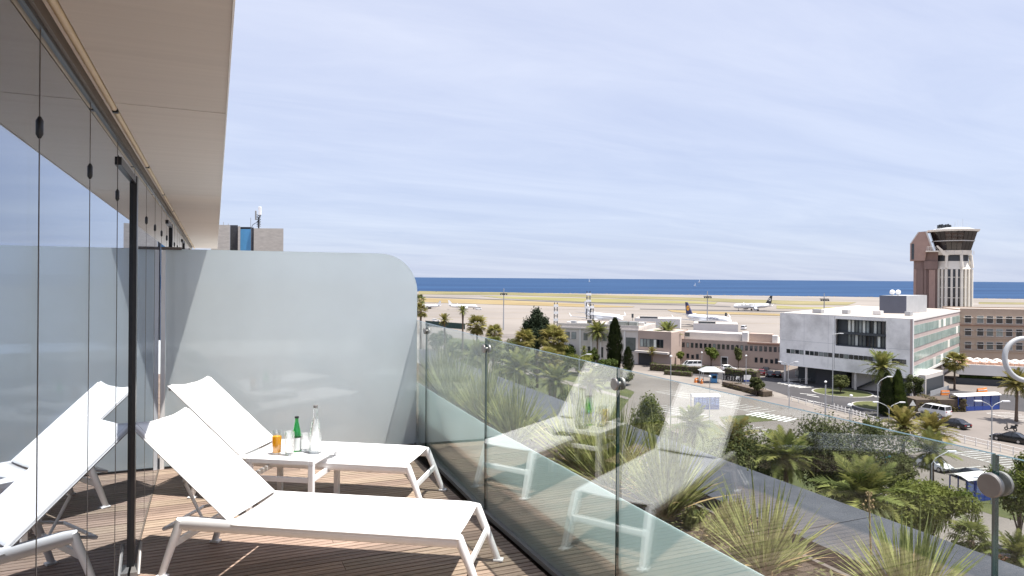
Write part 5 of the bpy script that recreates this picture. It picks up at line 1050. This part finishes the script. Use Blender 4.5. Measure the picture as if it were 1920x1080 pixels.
car('white minibus parked in the car park by the blue shelter', G(1752, 779), h1 + .1, 'car_white', 'van'); car('black saloon car next to the white minibus', G(1737, 788), h1 + .05, 'car_black'); car('black saloon car standing in front of white minibus', G(1789, 801), h1, 'car_black'); car('black saloon car at the right edge behind white railing', G(1893, 828), h1 + math.pi + .25 + math.pi, 'car_black')
car('white hatchback half hidden behind the low date palm', G(1752, 880), h1 + math.pi, 'car_white', 'hatch'); car('dark grey car above the lower right bus shelter', G(1820, 900), h1 - .2, 'car_grey'); car('teal car glimpsed between trees behind the glass', G(1662, 878), h1, 'car_teal', 'hatch')
car('white delivery van in front of the peach terminal', G(1297, 690), HR + math.pi + .1, 'car_white', 'van'); car('white car by the terminal entrance', G(1366, 695), HR + .05, 'car_white', 'hatch'); 
for i, (px, py, c, lb) in enumerate(((1428, 703, 'car_red', 'dark red car left in the row beside the terminal'), (1444, 706, 'car_grey', 'grey car second in the row beside the terminal'), (1458, 707, 'car_black', 'black car at the columns of white building'), (1436, 699, 'car_black', 'black car in the rear row beside the terminal'))): car(lb, G(px, py), HR + 1.2, c, 'hatch')
car('white car at the left near the dark fence', G(817, 603), HR + .3, 'car_white', 'hatch')
car('white service van standing on the apron at left', G(897, 581), HR + .4, 'car_white', 'van', 'vehicles on the apron'); car('white service van beside the navy tailed airliner', G(1395, 618), HR + 1., 'car_white', 'van', 'vehicles on the apron')
def scooter(label, p, h, c='car_black'):
    t = thing('scooter', label, 'motor scooter', (p.x, p.y, GZ + .025), h, 'scooters parked in the street'); Wm = Matrix.Rotation(math.pi / 2, 3, 'X')
    for x_ in (-.62, .62): MB().lathe([(.14, -.06), (.27, -.07), (.29, 0), (.27, .07), (.14, .06), (.14, -.06)], (x_, 0, .29), 14, M=Wm).build('wheel', 'tyre', t)
    S = [[Vector((x_, sy * w_, z_)) for sy, w_, z_ in ((-1, a, b), (-1, a * 1.2, (b + c_) / 2), (-1, a * .8, c_), (1, a * .8, c_), (1, a * 1.2, (b + c_) / 2), (1, a, b))] for x_, a, b, c_ in ((-.85, .08, .55, .72), (-.5, .15, .40, .80), (-.05, .16, .32, .74), (.08, .17, .25, .36), (.38, .17, .25, .36), (.46, .16, .3, .95), (.56, .1, .45, 1.0))]
    loft(S, c, 'body', t); MB().box((-.4, 0, .84), (.75, .26, .1)).build('seat', 'tyre', t); m = MB(); m.tube([(.42, -.34, 1.02), (.5, 0, 1.04), (.42, .34, 1.02)], .02, 6); m.build('handlebar', 'tyre', t); MB().box((.58, 0, 1.2), (.03, .34, .42)).build('windscreen', 'win', t); MB().box((-.78, 0, 1.0), (.36, .38, .3)).build('top_box', c, t)
scooter('black motor scooter by the right end of car park', G(1895, 808), HR + 2.2); 
for i in range(9): scooter('%s from left scooter in the row before the terminal hedge' % 'first second third fourth fifth sixth seventh eighth ninth'.split()[i], G(1357 + i * 5.2, 712 + i * .5), HR + 1.4 + R.uniform(-.15, .15), R.choice(['car_white', 'car_black', 'car_grey']))

# ================================================================== STREET FURNITURE
def shelter(label, a, b, depth, h=2.6, curved=True):
    d = b - a; L = d.length; t = thing('bus_shelter', label, 'bus shelter', (a.x, a.y, GZ), math.atan2(d.y, d.x), 'blue bus shelters'); n = max(3, int(L / 1.7)); sg = 1
    nn = Vector((-d.y, d.x, 0)); sg = 1 if nn.dot(FW) > 0 else -1
    for i in range(n + 1):
        for y in (.05, depth - .05): MB().bb((L * i / n - .05, sg * y - .05, 0), (L * i / n + .05, sg * y + .05, h - .08)).build('post', 'blue', t)
    for i in range(n): 
        MB().bb((L * i / n + .06, sg * .03, .25), (L * (i + 1) / n - .06, sg * .07, h - .25)).build('glass_panel', 'blue_glass', t); MB().bb((L * i / n + .06, sg * .02, .05), (L * (i + 1) / n - .06, sg * .08, .8)).build('lower_panel', 'blue', t)
    MB().bb((.3, sg * (depth - .6), .42), (L - .3, sg * (depth - .2), .48)).build('bench', 'galv', t)
    m = MB(); N_ = 8; P = [(-.2 + (depth + .4) * k / N_, h - .07 + .32 * math.sin(math.pi * k / N_)) for k in range(N_ + 1)]; poly = P + [(y, z - .07) for y, z in reversed(P)]
    m.hull2([Vector((-.25, sg * y, z)) for y, z in poly], [Vector((L + .25, sg * y, z)) for y, z in poly]); m.build('roof', 'white_wall', t)
shelter('long blue bus shelter with white roof at right', G(1797, 772), G(1874, 768), 1.9, 2.9); shelter('blue shelter with white curved roof in the car park behind glass', G(1302, 768), G(1348, 768), 2.2, 2.5); shelter('blue shelter with white roof at lower right behind glass joint', G(1815, 944), G(1862, 938), 2.2, 2.6)
def lamp(label, px, ytop, d, arms=(1,), reach=1.6, rise=.5, thin=.07):
    p = D(px, ytop, d); h = p.z - GZ; t = thing('street_lamp', label, 'street lamp', (p.x, p.y, GZ), -YAW, 'street lamps')
    MB().tube([(0, 0, 0), (0, 0, h - rise)], [thin * 1.4, thin], 8).build('pole', 'galv', t)
    for a in arms:
        pts = [(a * reach * math.sin(k) , 0, h - rise + rise * (math.sin(k) if False else (1 - math.cos(k)) ** .6 if False else math.sin(k * .999) ** .55)) for k in [math.pi / 2 * i / 7 for i in range(8)]]
        o = MB().tube(pts, thin * .75, 6).build('arm', 'galv', t); e = pts[-1]; MB().box((e[0] + a * .3, 0, e[2]), (.75, .28, .13)).build('lamp_head', 'white_metal', o)
    if not arms: MB().lathe([(.001, -.2), (.2, -.1), (.22, .1), (.001, .22)], (0, 0, h), 10).build('globe', 'white_metal', t, True)
lamp('double armed lamp in front of the left column of white building', 1478, 678, 140, (-1, 1), 1.4, .9); lamp('tall single armed lamp in front of the white building recess', 1562, 625, 134, (1,), 1.3, .3); lamp('low double armed lamp beside the twin cypresses', 1667, 754, 98, (-1, 1), 1.6, 1.0); lamp('curved arm lamp left of the twin cypresses', 1646, 706, 104, (1,), 1.5, 1.2); lamp('tall thin lamp post rising above the right glass joint', 1860, 752, 74, (-1, 1), 1.2, .7, .05)
lamp('curved arm lamp behind the low date palm', 1747, 846, 64, (1,), 1.6, 1.2, .06); lamp('thin lamp post right of the reflected lounger back', 1258, 668, 112, (), thin=.06); lamp('globe lamp post before the terminal entrance', 1399, 667, 150, (), thin=.07); lamp('globe lamp post between street trees at terminal', 1316, 661, 170, (), thin=.06); lamp('slim post at the dark roundabout seen beside railing', 1596, 742, 96, (), thin=.05); lamp('white traffic post at the end of the white railing', 1480, 724, 128, (), thin=.08); lamp('slim post left of the blue curved shelter', 1331, 706, 112, (), thin=.05)
lamp('slim lamp post in the park behind the glass', 1086, 664, 105, (1,), 1.2, .6, .05); lamp('slim post standing among the trees at right', 1593, 760, 70, (), thin=.04); lamp('white barrier post in front of roundabout island', 1548, 716, 118, (), thin=.11)
def railing(label, pts, h=1.0, step=1.6, mt='white_wall'):
    P = [G(*p) for p in pts]; t = thing('white_railing', label, 'railing', (P[0].x, P[0].y, GZ)); o = P[0]; post = MB().bb((-.05, -.05, 0), (.05, .05, h)).mesh('post', mt)
    for a, b in zip(P, P[1:]):
        d = b - a; n = max(1, int(d.length / step))
        for i in range(n + 1): q = a + d * i / n - o; ob('post', post, t, (q.x, q.y, 0))
        for z_ in (h - .06, h * .5): MB().tube([(a - o) + Vector((0, 0, z_)), (b - o) + Vector((0, 0, z_))], .04, 6).build('rail', mt, t)
railing('white railing along the road below the roundabout', [(1484, 752), (1540, 765), (1600, 780), (1650, 796)]); railing('white railing in front of the black cars at right', [(1770, 822), (1830, 836), (1900, 853), (1990, 876)], 1.15, 1.4)
railing('pale barrier rail along the pavement before the white building', [(1480, 717), (1560, 713), (1640, 710)], .8, 3.)
for i in range(9): p = G(1564 + i * 7, 766 + i * 2.2); tag(MB().lathe([(.001, 0), (.09, 0), (.09, .75), (.06, .9), (.001, .92)], n=10).build('bollard', 'white_wall', None, 40, loc=(p.x, p.y, GZ + .02)), '%s white bollard in the row beside the roundabout road' % ('first second third fourth fifth sixth seventh eighth ninth'.split()[i] + ' from left,'), 'bollard', 'bollards beside the roundabout')
def canopy(label, px, py, d, w, dp, h, mt):
    p = D(px, py, d); t = thing('canopy', label, 'canopy', (p.x, p.y, GZ), -YAW)
    for a in (-1, 1):
        for b in (-1, 1): MB().tube([(a * w * .42, b * dp * .4, 0), (a * w * .42, b * dp * .4, h)], .07, 6).build('post', 'galv', t)
    MB().hull2([Vector((-w / 2, -dp / 2, h)), Vector((w / 2, -dp / 2, h)), Vector((w / 2, dp / 2, h)), Vector((-w / 2, dp / 2, h))], [Vector((-w * .2, -dp * .2, h + .9)), Vector((w * .2, -dp * .2, h + .9)), Vector((w * .2, dp * .2, h + .9)), Vector((-w * .2, dp * .2, h + .9))]).build('roof', mt, t)
canopy('pale grey peaked canopy before the terminal hedge', 1333, 700, 160, 5.2, 4, 2.7, 'plant_light'); canopy('yellow awning roof among the palms at left', 965, 622, 175, 3.6, 3, 2.6, 'yellow_roof')
f = Fr(G(798, 612), G(872, 618)); t = thing('boundary_fence', 'dark green boundary fence at the edge of the apron', 'fence')
for i in range(9): f.part('fence_panel', 'fence_green', t, f.L * i / 9 + .05, f.L * (i + 1) / 9 - .05, .1, 2.8, 0, .06); f.part('post', 'frame_dark', t, f.L * i / 9 - .045, f.L * i / 9 + .045, 0, 3.0, 0, .09)
for i, (px, py) in enumerate(((1772, 741), (1838, 737), (1846, 736), (1306, 717), (1316, 719))):
    p = G(px, py); t = thing('work_barrier', ['orange barrier beside the tall fan palm', 'orange barrier behind the blue bus shelter', 'second orange barrier behind the blue bus shelter', 'orange barrier by the car park entrance', 'second orange barrier by the car park entrance'][i], 'barrier', (p.x, p.y, GZ + .02), HR + .3 * i)
    MB().hull2([Vector((-.9, -.25, 0)), Vector((.9, -.25, 0)), Vector((.9, .25, 0)), Vector((-.9, .25, 0))], [Vector((-.85, -.1, 1)), Vector((.85, -.1, 1)), Vector((.85, .1, 1)), Vector((-.85, .1, 1))]).build('body', 'orange', t); MB().bb((-.8, -.2, .55), (.8, .2, .7)).build('white_band', 'white_wall', t)
p = G(1338, 717); t = thing('blue_kiosk', 'small bright blue kiosk by the car park entrance', 'kiosk', (p.x, p.y, GZ), -YAW); bevel(MB().bb((-.7, -.6, 0), (.7, .6, 2.0)).build('body', 'blue_panel', t), .1); MB().bb((-.5, -.66, 1.0), (.5, -.605, 1.7)).build('window', 'win', t); MB().bb((-.85, -.75, 2.0), (.85, .75, 2.12)).build('roof', 'blue', t)
for i, (px, py, lb) in enumerate(((1580, 731, 'round blue arrow sign on the roundabout island'), (1401, 716, 'blue and white sign beside the road bend'), (1711, 770, 'white triangular sign left of white minibus'), (1497, 706, 'white sign board under the white building'))):
    p = G(px, py + 6); t = thing('road_sign', lb, 'road sign', (p.x, p.y, GZ), -YAW); MB().tube([(0, 0, 0), (0, 0, 2.3)], .04, 6).build('post', 'galv', t)
    if i == 0:
        o = MB().lathe([(.001, -.03), (.55, -.03), (.55, .03), (.001, .03)], (0, -.08, 1.9), 20, M=Matrix.Rotation(math.pi / 2, 3, 'X')).build('plate', 'blue_panel', t); MB().add([(-.3, -.116, 1.82), (.05, -.116, 1.82), (.05, -.116, 1.65), (.35, -.116, 1.92), (.05, -.116, 2.15), (.05, -.116, 2.0), (-.3, -.116, 2.0)], [list(range(7))]).build('arrow', 'lamp_white', o)
    elif i == 2: MB().hull2([Vector((-.6, -.08, 1.5)), Vector((.6, -.08, 1.5)), Vector((0, -.08, 2.5))], [Vector((-.6, -.05, 1.5)), Vector((.6, -.05, 1.5)), Vector((0, -.05, 2.5))]).build('plate', 'lamp_white', t)
    else: MB().bb((-.8, -.09, 1.2), (.8, -.05, 2.3)).build('plate', 'lamp_white', t); MB().bb((-.8, -.094, .8), (.8, -.05, 1.19)).build('lower_plate', 'blue' if i == 1 else 'galv', t)
# big white ring shaped lamp head at the right edge
d = 33.; c = D(1922, 674, d); r_ = 38 / FPX * d; t = thing('ring_lamp', 'large white ring shaped lamp head cut by the right picture edge', 'lamp', (c.x, c.y, GZ), -YAW); hz = c.z - GZ
MB().tube([(r_ * math.cos(a), .12 * math.sin(a), hz + r_ * 1.02 * math.sin(a)) for a in [2 * math.pi * i / 40 for i in range(41)]], .12, 10, cap=False).build('ring', 'plant_light', t, True); MB().tube([(r_, 0, 0), (r_, 0, hz)], [.16, .10], 10).build('mast', 'galv', t, True)
